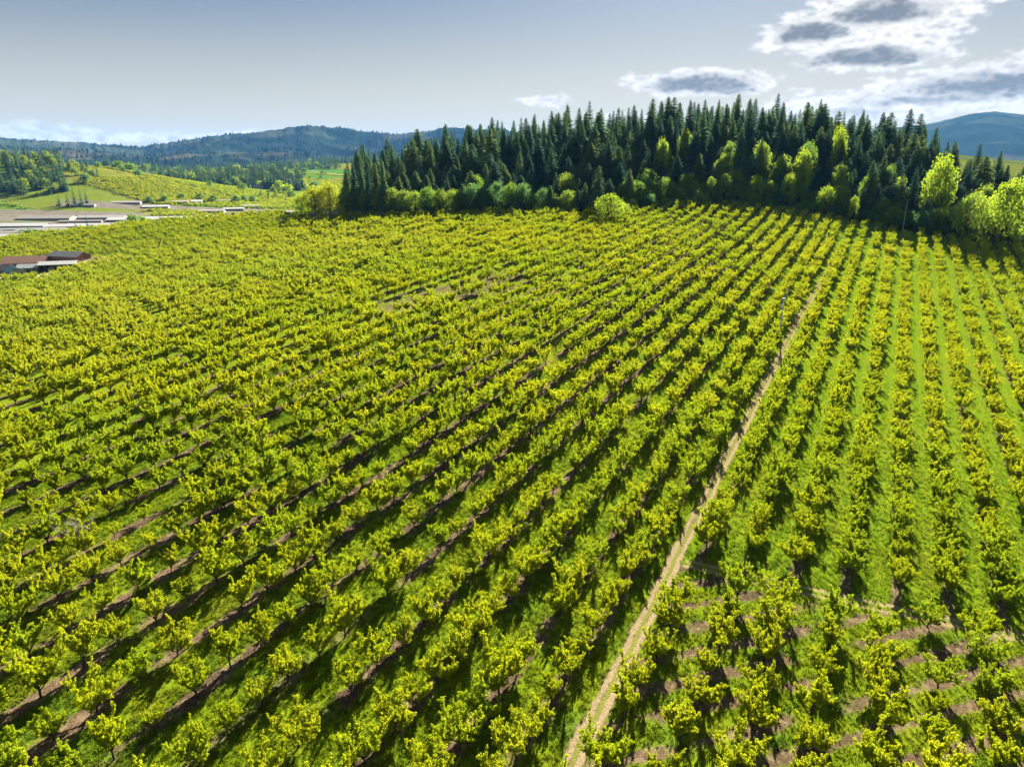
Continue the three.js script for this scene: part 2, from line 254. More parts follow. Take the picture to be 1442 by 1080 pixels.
// ───────────────────────── mountains ─────────────────────────
function ridge(name, label, prof, az0, az1, r0, rTop, r1, o) {
  const na = o.na, nr = o.nr, pos = [], col = [], idx = [], hs = [];
  const height = (az, r) => {
    const top = Math.tan(table(prof, az) * DEG) * rTop + 55 - o.inset, up = r < rTop ? sstep(r0, rTop, r) ** o.steep : 1 - .85 * sstep(rTop, r1, r);
    const x = Math.sin(az * DEG) * r, z = -Math.cos(az * DEG) * r, s = o.scale;
    const g = 1 - Math.abs(2 * fbm(x / s + o.seed, z / s, 4) - 1), g2 = 1 - Math.abs(2 * fbm(x / s * 3.1 + o.seed, z / s * 3.1, 3) - 1);
    const mask = sstep(0, .25, up) * (1 - .8 * sstep(.8, 1, up) * (r <= rTop ? 1 : 1));
    return o.base + (top - o.base) * up + mask * (o.amp * (g - .75) + o.amp * .35 * (g2 - .7)) + o.crest * (fbm(az * 6, 2.2, 4) - .5) * up;
  };
  for (let j = 0; j <= nr; j++) for (let i = 0; i <= na; i++) {
    const az = lerp(az0, az1, i / na), r = j <= nr * .75 ? lerp(r0, rTop, j / (nr * .75)) : lerp(rTop, r1, (j / nr - .75) * 4), x = Math.sin(az * DEG) * r, z = -Math.cos(az * DEG) * r;
    pos.push(x, height(az, r), z);
    const n = fbm(x * .0022 + o.seed, z * .0022, 4), f = fbm(x * .02, z * .02, 3), m = .6 + .8 * f, clear = sstep(.56, .63, n) * o.clear, mead = sstep(.60, .66, fbm(x * .003 + 77, z * .003, 3)) * o.clear;
    let c = [.012 * m, .022 * m, .018 * m]; c = c.map((q, k) => lerp(q, [.06, .07, .035][k] * m, clear * .8)); c = c.map((q, k) => lerp(q, [.09, .065, .045][k] * m, mead * .6)); col.push(...c);
  }
  for (let j = 0; j < nr; j++) for (let i = 0; i < na; i++) { const p = j * (na + 1) + i, q = p + na + 1; idx.push(p, p + 1, q, p + 1, q + 1, q); }
  const geo = new THREE.BufferGeometry(); geo.setAttribute('position', new THREE.Float32BufferAttribute(pos, 3)); geo.setAttribute('color', new THREE.Float32BufferAttribute(col, 3)); geo.setIndex(idx); geo.computeVertexNormals();
  const m = new THREE.Mesh(geo, new THREE.MeshPhysicalMaterial({ vertexColors: true, roughness: 1, specularIntensity: 0 })); m.name = name; setting(m, label, 'mountain'); return height;
}
const backRidge = ridge('mountain_ridge', 'long forested blue ridge behind the valley', [[-41, 1.35], [-34.3, 1.35], [-32, 1.26], [-29.6, 1.11], [-28.4, .99], [-26.3, .87], [-24, 1.17], [-21.7, 1.62], [-19.3, 1.83], [-16.8, 2.1], [-15.3, 2.27], [-13.8, 2.13], [-11.8, 2.1], [-8.6, 1.97], [-6.5, 2.13], [-5.2, 2.39], [-3.3, 2.09], [-.6, 1.99], [4.3, 1.79], [9.6, 1.46], [16, 1.2]], -62, 16, 4600, 7600, 9800, { na: 620, nr: 110, base: 2, steep: 1, scale: 1500, amp: 190, crest: 26, seed: 3.7, clear: .45, inset: 8 });
const frontRidge = ridge('foothill', 'low wooded foothill in front of the blue ridge', [[-60, .3], [-41.2, .38], [-34.4, .6], [-30.6, .5], [-27.3, .15], [-24.1, .2], [-20.4, .35], [-16.9, .75], [-13.5, .1], [-10.8, .3], [-6.5, .8], [-3.3, 1.0], [-.1, 1.0], [4.3, .5], [14, .3]], -62, 14, 3900, 5200, 6400, { na: 520, nr: 60, base: 4, steep: 1, scale: 900, amp: 90, crest: 18, seed: 13.1, clear: .6, inset: 0 });
ridge('distant_mountain', 'broad hazy blue mountain rising beyond the forest', [[14, .9], [22.1, 1.37], [26.5, 1.97], [28.6, 2.15], [30.2, 2.51], [31.3, 2.78], [32.4, 2.88], [33.6, 2.71], [35.5, 2.28], [39.6, 1.85], [45.5, 1.25], [62, .6]], 12, 66, 6000, 10000, 12000, { na: 420, nr: 80, base: 5, steep: 1.1, scale: 3000, amp: 170, crest: 10, seed: 23.9, clear: .5, inset: 0 });
// ───────────────────────── plant builders ─────────────────────────
class Build {
  constructor() { this.p = []; this.c = []; this.i = []; }
  face(pts, c) { const b = this.p.length / 3; for (const q of pts) { this.p.push(q[0], q[1], q[2]); this.c.push(c[0], c[1], c[2]); } for (let k = 2; k < pts.length; k++) this.i.push(b, b + k - 1, b + k); }
  tube(pts, rad, sides, c) {
    const b = this.p.length / 3, t = new THREE.Vector3(), n = new THREE.Vector3(), m = new THREE.Vector3();
    pts.forEach((q, k) => {
      t.subVectors(pts[Math.min(k + 1, pts.length - 1)], pts[Math.max(k - 1, 0)]).normalize();
      n.set(Math.abs(t.y) > .9 ? 1 : 0, Math.abs(t.y) > .9 ? 0 : 1, 0).cross(t).normalize(); m.crossVectors(t, n);
      for (let s = 0; s < sides; s++) { const a = s / sides * 2 * Math.PI, r = rad[k]; this.p.push(q.x + r * (Math.cos(a) * n.x + Math.sin(a) * m.x), q.y + r * (Math.cos(a) * n.y + Math.sin(a) * m.y), q.z + r * (Math.cos(a) * n.z + Math.sin(a) * m.z)); this.c.push(...c); }
    });
    for (let k = 0; k < pts.length - 1; k++) for (let s = 0; s < sides; s++) { const a = b + k * sides + s, d = b + k * sides + (s + 1) % sides; this.i.push(a, d, a + sides, d, d + sides, a + sides); }
  }
  geo() { const g = new THREE.BufferGeometry(); g.setAttribute('position', new THREE.Float32BufferAttribute(this.p, 3)); g.setAttribute('color', new THREE.Float32BufferAttribute(this.c, 3)); g.setIndex(this.i); g.computeVertexNormals(); return g; }
}
const V3 = (x, y, z) => new THREE.Vector3(x, y, z);
function randDir(r) { const z = r() * 2 - 1, a = r() * 6.2832, s = Math.sqrt(1 - z * z); return V3(s * Math.cos(a), z, s * Math.sin(a)); }
// a leaf: a rhombus folded a little along its midrib
const _x = V3(0, 0, 0), _y = V3(0, 0, 0);
function leaf(b, q, along, nrm, len, wid, c) {
  _y.copy(along).normalize(); _x.crossVectors(_y, nrm).normalize();
  const h = wid / 2, f = .28 * wid;
  b.face([[q.x, q.y, q.z], [q.x + _y.x * len * .45 + _x.x * h, q.y + _y.y * len * .45 + _x.y * h, q.z + _y.z * len * .45 + _x.z * h], [q.x + _y.x * len, q.y + _y.y * len - f, q.z + _y.z * len], [q.x + _y.x * len * .45 - _x.x * h, q.y + _y.y * len * .45 - _x.y * h, q.z + _y.z * len * .45 - _x.z * h]], c);
}
function branch(start, dir, len, curl, r, n = 4) { // a wandering polyline
  const pts = [start.clone()], d = dir.clone(); for (let k = 0; k < n; k++) { d.y += curl / n; d.addScaledVector(randDir(r), .16).normalize(); pts.push(pts[k].clone().addScaledVector(d, len / n)); } return pts;
}
const onLine = (pts, t) => { const f = t * (pts.length - 1), k = Math.min(pts.length - 2, Math.floor(f)); return pts[k].clone().lerp(pts[k + 1], f - k); };

// leaves differ a little from one another; each takes one of these tints by lot, wherever it hangs
const LEAF_TINTS = [[1, 1, 1], [.9, .97, 1], [1.06, 1.02, 1], [.84, .92, .95], [1.02, .96, .9], [.95, 1.05, 1]];
// an orchard tree: short trunk, spreading scaffold limbs, upright shoots, spurs of young leaves
function orchardTree(seed, o) {
  const r = seeded(seed), wood = new Build(), crown = new Build(), bark = [1, 1, 1], hT = .5 + .25 * r(), tw = V3((r() - .5) * .25, hT, (r() - .5) * .25);
  wood.tube([V3(0, -.25, 0), V3(tw.x * .2, hT * .35, tw.z * .2), tw.clone(), tw.clone().add(V3(tw.x * .3, .35, tw.z * .3))], [.17, .125, .12, .06], 6, bark);
  const lines = [], nL = o.limbs + Math.floor(r() * 2), rot = r() * 6.28;
  for (let i = 0; i < nL; i++) {
    const a = rot + (i + (r() - .5) * .6) / nL * 6.2832, e = (24 + 32 * r()) * DEG, L = o.reach * (.75 + .4 * r());
    const limb = branch(tw.clone().add(V3(0, -.1 + .3 * r(), 0)), V3(Math.cos(a) * Math.cos(e), Math.sin(e), Math.sin(a) * Math.cos(e)), L, .55, r, 5);
    wood.tube(limb, [.075, .062, .05, .038, .026, .012], 4, bark); lines.push([limb, .42]);
    for (let j = 0; j < o.subs; j++) {
      const t = .25 + .75 * (j + r()) / o.subs, d = randDir(r); d.y = Math.abs(d.y) * .7 + .15; const al = limb[5].clone().sub(limb[0]).setY(0).normalize(); d.addScaledVector(al, .35).normalize();
      const sub = branch(onLine(limb, t), d, (.75 + .75 * r()) * o.reach / 2.7, .35, r, 3);
      wood.tube(sub, [.026, .02, .014, .006], 3, bark); lines.push([sub, 0]);
      for (let k = 0; k < o.twigs; k++) { const d2 = randDir(r); d2.y = Math.abs(d2.y) + .45; const tw2 = branch(onLine(sub, .2 + .8 * r()), d2.normalize(), .3 + .45 * r(), .1, r, 2); if (o.fineWood) wood.tube(tw2, [.011, .008, .004], 3, bark); lines.push([tw2, 0]); }
    }
  }
  const lead = branch(tw.clone().add(V3(0, .3, 0)), V3((r() - .5) * .4, 1, (r() - .5) * .4).normalize(), 2.0 * o.reach / 2.7, .2, r, 4); wood.tube(lead, [.05, .04, .03, .02, .008], 4, bark); lines.push([lead, .25]);
  for (let k = 0; k < 9; k++) { const d2 = randDir(r); d2.y = Math.abs(d2.y) + .3; lines.push([branch(onLine(lead, .3 + .7 * r()), d2.normalize(), .5 + .5 * r(), .1, r, 2), 0]); }
  for (const [pts, from] of lines) {
    const len = pts[0].distanceTo(pts[pts.length - 1]), n = Math.max(2, Math.round(len * (1 - from) / o.gap));
    for (let k = 0; k < n; k++) {
      const q = onLine(pts, from + (1 - from) * (k + r()) / n).addScaledVector(randDir(r), .07), m = o.leaves;
      for (let l = 0; l < m; l++) {
        const d = randDir(r); d.y = d.y * .6 + .3; const nn = randDir(r); nn.y += .6; 
        leaf(crown, q.clone().addScaledVector(randDir(r), .06), d.normalize(), nn.normalize(), o.size * (.75 + .5 * r()), o.size * (.62 + .25 * r()), LEAF_TINTS[Math.floor(r() * LEAF_TINTS.length)]);
      }
    }
  }
  return { wood: wood.geo(), crown: crown.geo() };
}
// a tall narrow conifer: whorls of drooping boughs, each a few ragged sprays of needles
function conifer(seed, o) {
  const r = seeded(seed), wood = new Build(), crown = new Build(), H = o.height;
  wood.tube([V3(0, -.8, 0), V3(.05, H * .3, 0), V3(0, H * .7, .05), V3(0, H * .985, 0)], [H * .014, H * .011, H * .006, .03], 5, [1, 1, 1]);
  const n = o.whorls, base = o.bare ?? .08, tiltA = r() * 6.28;
  for (let i = 0; i < n; i++) {
    const f = (i + .3 * (r() - .5)) / (n - 1), y = H * lerp(base, .97, Math.pow(Math.max(0, f), .92)), q = 1 - (y / H - base) / (1 - base);
    const R = o.spread * (Math.pow(clamp(q), .82) * (.86 + .14 * Math.sin(i * 2.4)) + .03), m = Math.max(3, Math.round(o.boughs * (.55 + .45 * q)));
    for (let k = 0; k < m; k++) {
      if (r() < o.gaps) continue;
      const a = tiltA + i * 2.4 + (k + (r() - .5) * .7) / m * 6.2832, L = R * (.62 + .5 * r()), droop = lerp(-.35, .28, 1 - q) + (r() - .5) * .2, ca = Math.cos(a), sa = Math.sin(a), tone = .78 + .44 * r(), c = [tone, tone, tone * (.9 + .2 * r())];
      for (let s = 0; s < o.sprays; s++) { // sprays overlap along the bough, drooping at the tip
        const t0 = L * s / o.sprays * .92, t1 = L * (s + 1.25) / o.sprays, w = L * (s === o.sprays - 1 ? .20 : .30) * (.8 + .5 * r()) + .06, y0 = y + droop * t0 - .10 * t0 * t0 / (R + .1), y1 = y + droop * t1 - .10 * t1 * t1 / (R + .1) - .25 * r();
        const side = (r() - .5) * .5 * w, px = -sa, pz = ca, mid = (t0 + t1) / 2, ym = (y0 + y1) / 2, dl = .35 * w * (.5 + r()), dr = .35 * w * (.5 + r());
        crown.face([[ca * t0, y0 + .1, sa * t0], [ca * mid + px * (w + side), ym - dl, sa * mid + pz * (w + side)], [ca * t1, y1, sa * t1]], c);
        crown.face([[ca * t0, y0 + .1, sa * t0], [ca * t1, y1, sa * t1], [ca * mid - px * (w - side), ym - dr, sa * mid - pz * (w - side)]], c);
        if (o.fine) for (let u = 0; u < o.fine; u++) { // hanging twigs break the outline
          const tt = lerp(t0, t1, r()), ss = (r() * 2 - 1) * w * .9, hx = ca * tt + px * ss, hz = sa * tt + pz * ss, hy = lerp(y0, y1, (tt - t0) / (t1 - t0)) - Math.abs(ss) * .35, e = (.35 + .5 * r()) * (.3 + .7 * Math.sqrt(q));
          crown.face([[hx, hy + .12, hz], [hx + ca * e + px * e * .35, hy - e * .45, hz + sa * e + pz * e * .35], [hx + ca * e * .5 - px * e * .4, hy - e * .6, hz + sa * e * .5 - pz * e * .4]], c);
        }
      }
    }
  }
  crown.face([[-.18, H * .95, 0], [.18, H * .95, .1], [0, H * 1.01, 0]], [1, 1, 1]); crown.face([[0, H * .95, -.18], [.1, H * .95, .18], [0, H * 1.01, 0]], [1, 1, 1]);
  return { wood: wood.geo(), crown: crown.geo() };
}
// a broadleaf tree or shrub: limbs that end in lobes, leaf clumps spread through each lobe
function broadleaf(seed, o) {
  const r = seeded(seed), wood = new Build(), crown = new Build(), H = o.height, top = H * (o.trunk ?? .28), lobes = [];
  wood.tube([V3(0, -.5, 0), V3(0, top * .5, 0), V3(.1, top, .05), V3(.1, H * .6, 0)], [H * .026, H * .02, H * .017, .05], 6, [1, 1, 1]);
  for (let i = 0; i < o.lobes; i++) {
    const f = (i + .5) / o.lobes, a = i * 2.39996 + r() * .8, y = lerp(o.low ?? .32, .88, Math.pow(f, .8)) * H, prof = Math.sin(Math.PI * clamp(lerp(.28, .93, f))) , R = o.width * .5 * prof * (.45 + .45 * r());
    const q = V3(Math.cos(a) * R, y, Math.sin(a) * R), s = o.width * (.12 + .17 * r()) * (o.lump ?? 1); lobes.push([q, s]);
    wood.tube(branch(V3(.05, top * (.75 + .4 * r()), 0), q.clone().sub(V3(0, top, 0)).normalize(), q.distanceTo(V3(0, top, 0)), .1, r, 3), [H * .011, H * .008, H * .005, .03], 4, [1, 1, 1]);
  }
  const per = Math.round(o.clumps / o.lobes);
  for (const [q, s] of lobes) for (let k = 0; k < per; k++) {
    const d = randDir(r), rr = s * Math.pow(r(), .38) * (.8 + .45 * vnoise(d.x * 2.2 + q.x * 3, d.z * 2.2 + d.y * 3 + q.y)); const p = q.clone().addScaledVector(V3(d.x, d.y * (o.squash ?? .8), d.z), rr), nn = d.clone().addScaledVector(randDir(r), .8); nn.y += .3;
    for (let l = 0; l < 2; l++) leaf(crown, p.clone().addScaledVector(randDir(r), o.size * .5), randDir(r), nn.normalize(), o.size * (.8 + .6 * r()), o.size * (.7 + .4 * r()), LEAF_TINTS[Math.floor(r() * LEAF_TINTS.length)]);
  }
  return { wood: wood.geo(), crown: crown.geo() };
}
const leafMat = (r, g, b, tr = .55) => new THREE.MeshPhysicalMaterial({ color: new THREE.Color(r, g, b), vertexColors: true, roughness: 1, transmission: tr, thickness: 0, specularIntensity: 0, side: THREE.DoubleSide });
const woodMat = (r, g, b) => new THREE.MeshPhysicalMaterial({ color: new THREE.Color(r, g, b), roughness: 1, specularIntensity: .1, vertexColors: true });
const M = {
  fruitLeaf: [leafMat(.355, .385, .010), leafMat(.33, .378, .010), leafMat(.30, .365, .012), leafMat(.37, .39, .012)],
  bark: woodMat(.055, .042, .034), firBark: woodMat(.06, .045, .035), paleBark: woodMat(.34, .31, .27),
  fir: [leafMat(.076, .138, .066, .4), leafMat(.105, .172, .068, .4), leafMat(.145, .205, .068, .4), leafMat(.066, .125, .08, .4)],
  broad: [leafMat(.15, .24, .03), leafMat(.20, .27, .03), leafMat(.10, .19, .05), leafMat(.25, .33, .02), leafMat(.30, .32, .018)],
};
const taken = {};
const numbered = (n) => { const k = taken[n] = (taken[n] ?? -1) + 1; return k ? n + '_' + String(k).padStart(3, '0') : n; };
function mesh(name, geo, mat, parent) { const m = new THREE.Mesh(geo, mat); m.name = name; m.castShadow = m.receiveShadow = true; parent.add(m); return m; }
function thing(name, label, category, x, y, z, turn = 0, group) { const g = new THREE.Group(); g.name = numbered(name); g.position.set(x, y, z); g.rotation.y = turn; g.userData = { label, category }; if (group) g.userData.group = group; scene.add(g); return g; }
function plant(name, label, category, kind, woodM, leafM, x, z, scale, stretch, turn, group, sink = 0) {
  const g = thing(name, label, category, x, landHeight(x, z) - sink, z, turn, group); g.scale.set(scale, scale * stretch, scale);
  mesh('trunk', kind.wood, woodM, g); mesh('crown', kind.crown, leafM, g); return g;
}
// many copies that cannot be told apart: one object, a child InstancedMesh for each shape
function mass(name, label, category, kinds, woodM, leafM, list, tint) {
  const g = new THREE.Group(); g.name = name; g.userData = { kind: 'stuff', label, category }; scene.add(g);
  const m4 = new THREE.Matrix4(), q = new THREE.Quaternion(), up = V3(0, 1, 0), col = new THREE.Color();
  kinds.forEach((k, i) => {
    const mine = list.filter((t) => t.kind % kinds.length === i); if (!mine.length) return;
    for (const [part, geo, mat] of [['trunks', k.wood, woodM], ['crowns', k.crown, leafM]]) {
      const im = new THREE.InstancedMesh(geo, mat, mine.length); im.name = part; im.castShadow = im.receiveShadow = true; im.userData.kind = 'stuff';
      mine.forEach((t, n) => { im.setMatrixAt(n, m4.compose(V3(t.x, t.y ?? landHeight(t.x, t.z), t.z), q.setFromAxisAngle(up, t.turn), V3(t.s, t.s * t.st, t.s))); if (tint && part === 'crowns') im.setColorAt(n, tint(t, col)); });
      g.add(im);
    }
  });
  return g;
}
const eye = camera.position, Rm = camera.rotation.x;
function onView(x, y, z) { // where a point falls in the view: sideways, up (1 = the frame's edge) and its depth
  const dy = y - eye.y, c = Math.cos(-Rm), s = Math.sin(-Rm), dep = -z * c - dy * s, h = dy * c - z * s; return [x / dep / .7218, h / dep / .54, dep];
}
// ───────────────────────── the orchard ─────────────────────────
const nearKinds = [0, 1, 2, 3, 4, 5, 6].map((i) => orchardTree(100 + i, { limbs: 4 + (i % 3), reach: 3.05 + .14 * (i % 4), subs: 8 + (i % 2), twigs: 4, gap: .085, leaves: 11, size: .128, fineWood: true }));
const farKinds = [0, 1, 2, 3, 4, 5].map((i) => orchardTree(200 + i, { limbs: 4 + (i % 3), reach: 3.05 + .14 * (i % 4), subs: 7, twigs: 3, gap: .12, leaves: 8, size: .19, fineWood: false }));
{
  const r = seeded(4242), trees = [];
  const put = (u, v, row, block, extra = {}) => {
    const [x, z] = toXZ(u, v); if (!inOrchard(x, z) || inYard(x, z)) return;
    if (Math.abs(u - trackU(v)) < 1.7 && v < 350) return;
    const b = barePatch(u, v); if (r() < b * .8) return;
    const p = r(), old = p < .12 ? 1.18 : 1, young = p > .95, s = young ? .5 + .2 * r() : (.8 + .34 * r()) * old;
    const fade = lerp(1, .8, sstep(350, 420, Math.hypot(x, z)));
    trees.push({ x, z, u, v, row, block, young, s: s * (block === 'L' ? .72 : .76) * fade * (block === 'C' ? 1.06 : block === 'R' ? .93 : 1) * (extra.s ?? 1), st: 1.08 + .3 * r(), turn: r() * 6.283, kind: Math.floor(r() * 42), tone: r() });
  };
  for (let k = 0; k < 95; k++) { // ridge-side rows
    let v = -60 + 4 * r(); while (v < 480) { v += 3.95 + (r() - .5) * .8; if (r() > .04) put(rowL(k) + (r() - .5) * .55, v, k, 'L'); }
  }
  for (let k = 0; k < 28; k++) { // rows above the cross track
    let v = crossV(rowR(k)) + 4.5 + 2 * r(); while (v < 480) { if (r() > .05) put(rowR(k) + (r() - .5) * .5, v, k, 'R'); v += 3.9 + (r() - .5) * .8; }
  }
  for (let i = 0; i < 30; i++) for (let j = -26; j < 12; j++) { // staggered block
    const u = -16 + 5.4 * i + (r() - .5) * .9, v = 1.07 * (-16 + 5.4 * i) + OFF_C + STRIP_C * j + (r() - .5) * .9;
    if (v < crossV(u) - 1.5 && v > -60 && r() > .06) put(u, v, j, 'C');
  }
  for (const t of trees) { const y = landHeight(t.x, t.z), [a, b, d] = onView(t.x, y + 2.2, t.z); t.y = y; t.seen = d > 0 && Math.abs(a) < 1.01 && Math.abs(b) < 1.02; t.big = t.s / d; }
  const shown = trees.filter((t) => t.seen).sort((a, b) => b.big - a.big), single = new Set(shown.slice(0, 300));
  const LABEL = {
    L: ['fruit tree with lime green leaves in the close rows over dark soil strips', 'fruit trees of the ridge rows'],
    L0: ['fruit tree in the row that lines the soil bank of the dirt track', 'fruit trees along the dirt track'],
    R: ['fruit tree in the straight rows on mown bright grass above the cross track', 'fruit trees of the mown rows'],
    R0: ['fruit tree in the row beside the dirt track, on the mown grass side', 'fruit trees beside the track on the mown side'],
    C: ['spreading fruit tree in the staggered block with bare strips below the cross track', 'fruit trees of the staggered block'],
    Y: ['small young fruit tree, thinner than its neighbours in the row', 'young fruit trees'],
  };
  const NTH = ['first', 'second', 'third', 'fourth', 'fifth', 'sixth', 'seventh', 'eighth', 'ninth', 'tenth', 'eleventh', 'twelfth', 'thirteenth', 'fourteenth', 'fifteenth', 'sixteenth'];
  for (const t of single) {
    const key = t.young ? 'Y' : t.block + (t.row === 0 && t.block !== 'C' ? '0' : ''), size = t.s > .78 ? 'large ' : t.s < .65 ? 'smaller ' : ''; let [label, group] = LABEL[key];
    if (t.young && t.block !== 'C' && NTH[t.row]) { label = `small young fruit tree in the ${NTH[t.row]} ${t.block === 'L' ? 'dark-soil' : 'mown-grass'} row from the dirt track`; group = 'young fruit trees, ' + label.slice(31); }
    else if (t.row > 0 && t.block !== 'C' && NTH[t.row]) { label = `${size}fruit tree in the ${NTH[t.row]} ${t.block === 'L' ? 'dark-soil' : 'mown-grass'} row from the dirt track`; group = label.replace('fruit tree', 'fruit trees'); }
    else if (t.block === 'C' && !t.young) { label = size + label; group = size + group; }
    const big = fbm(t.u * .03 + 2, t.v * .03, 2) + (t.tone - .5) * .5, mat = M.fruitLeaf[big > .66 ? 3 : big > .5 ? 0 : big > .38 ? 1 : 2];
    plant('fruit_tree', label, 'tree', nearKinds[t.kind % 7], M.bark, mat, t.x, t.z, t.s, t.st, t.turn, group);
  }
  const rest = trees.filter((t) => !single.has(t));
  mass('orchard_rows', 'hundreds of lime green fruit trees in rows running up to the forest', 'orchard', farKinds, M.bark, leafMat(1, 1, 1), rest, (t, c) => {
    const big = fbm(t.u * .03 + 2, t.v * .03, 2) + (t.tone - .5) * .45, west = sstep(-120, -200, t.u) * sstep(330, 200, t.v); let k = clamp((big - .3) / .4);
    return c.setRGB(lerp(.315, .385, k), lerp(.372, .395, k), .010 + .015 * west);
  });
  console.log('orchard trees', trees.length, 'shown', shown.length);
}
// grass tufts on the orchard floor close to the camera
{
  const r = seeded(99), kinds = [0, 1, 2].map((k) => { const b = new Build(); for (let i = 0; i < 15; i++) { const a = r() * 6.28, d = .16 * Math.sqrt(r()), x = Math.cos(a) * d, z = Math.sin(a) * d, h = .12 + .17 * r(), l = .12 * (r() - .2), w = .018 + .014 * r(), e = a + r(), t = .8 + .4 * r(); b.face([[x - Math.cos(e + 1.57) * w, -.02, z - Math.sin(e + 1.57) * w], [x + Math.cos(e + 1.57) * w, -.02, z + Math.sin(e + 1.57) * w], [x + Math.cos(e) * l, h, z + Math.sin(e) * l]], [t, t, t]); } return b.geo(); });
  const g = new THREE.Group(); g.name = 'grass'; g.userData = { kind: 'stuff', label: 'rough green grass growing between the orchard rows', category: 'grass' }; scene.add(g);
  const spots = [[], [], []];
  for (let n = 0; n < 330000; n++) {
    const u = lerp(-112, 46, r()), v = lerp(14, 190, r()), pick = r(); if (pick > 1.25 - v / 150) continue;
    const c = floorColor(u, v); if (c[0] > c[1] * .93 || r() > .75) continue;
    const [x, z] = toXZ(u, v), [a, b] = onView(x, landHeight(x, z), z); if (Math.abs(a) > 1.12 || Math.abs(b) > 1.12) continue;
    spots[n % 3].push([x, z, c[0], c[1], c[2], r(), r()]);
  }
  const m4 = new THREE.Matrix4(), q = new THREE.Quaternion(), up = V3(0, 1, 0), col = new THREE.Color(), mat = leafMat(1, 1, 1, .4);
  spots.forEach((L, k) => { const im = new THREE.InstancedMesh(kinds[k], mat, L.length); im.name = 'grass_tufts'; im.userData.kind = 'stuff'; im.castShadow = im.receiveShadow = true; L.forEach(([x, z, cr, cg, cb, s, t], n) => { im.setMatrixAt(n, m4.compose(V3(x, landHeight(x, z), z), q.setFromAxisAngle(up, t * 6.28), V3(.8 + s, .7 + .9 * s, .8 + s))); im.setColorAt(n, col.setRGB(cr * (.9 + .5 * t), cg * (.95 + .35 * t), cb)); }); g.add(im); });
  console.log('grass', spots.map((s) => s.length));
}
// ───────────────────────── the forest on the hill behind the orchard ─────────────────────────
const polar = (az, r) => [Math.sin(az * DEG) * r, -Math.cos(az * DEG) * r];
const firKinds = [0, 1, 2, 3, 4, 5, 6].map((i) => conifer(500 + i, { height: 30, spread: 5.6 + .6 * (i % 4), whorls: 36 + (i % 3) * 4, boughs: 12, sprays: 3, fine: 2, gaps: .05 + .04 * (i % 3), bare: [.04, .1, .06, .2, .05, .12, .3][i] }));
const firSmall = [0, 1, 2].map((i) => conifer(540 + i, { height: 26, spread: 7, whorls: 18, boughs: 8, sprays: 2, fine: 0, gaps: .1, bare: .04 }));
const broadKinds = [0, 1, 2, 3].map((i) => broadleaf(600 + i, { height: 14, width: 13, lobes: 22 + 3 * i, clumps: 2600, size: .42, trunk: .22, low: .18 }));
const shrubKinds = [0, 1, 2].map((i) => broadleaf(620 + i, { height: 5, width: 6.4, lobes: 12, clumps: 1000, size: .28, trunk: .12, low: .14 }));
const poplarKinds = [0, 1].map((i) => broadleaf(640 + i, { height: 15, width: 6.2, lobes: 20, clumps: 1700, size: .36, trunk: .15, low: .14, lump: 1.2, squash: 1.25 }));
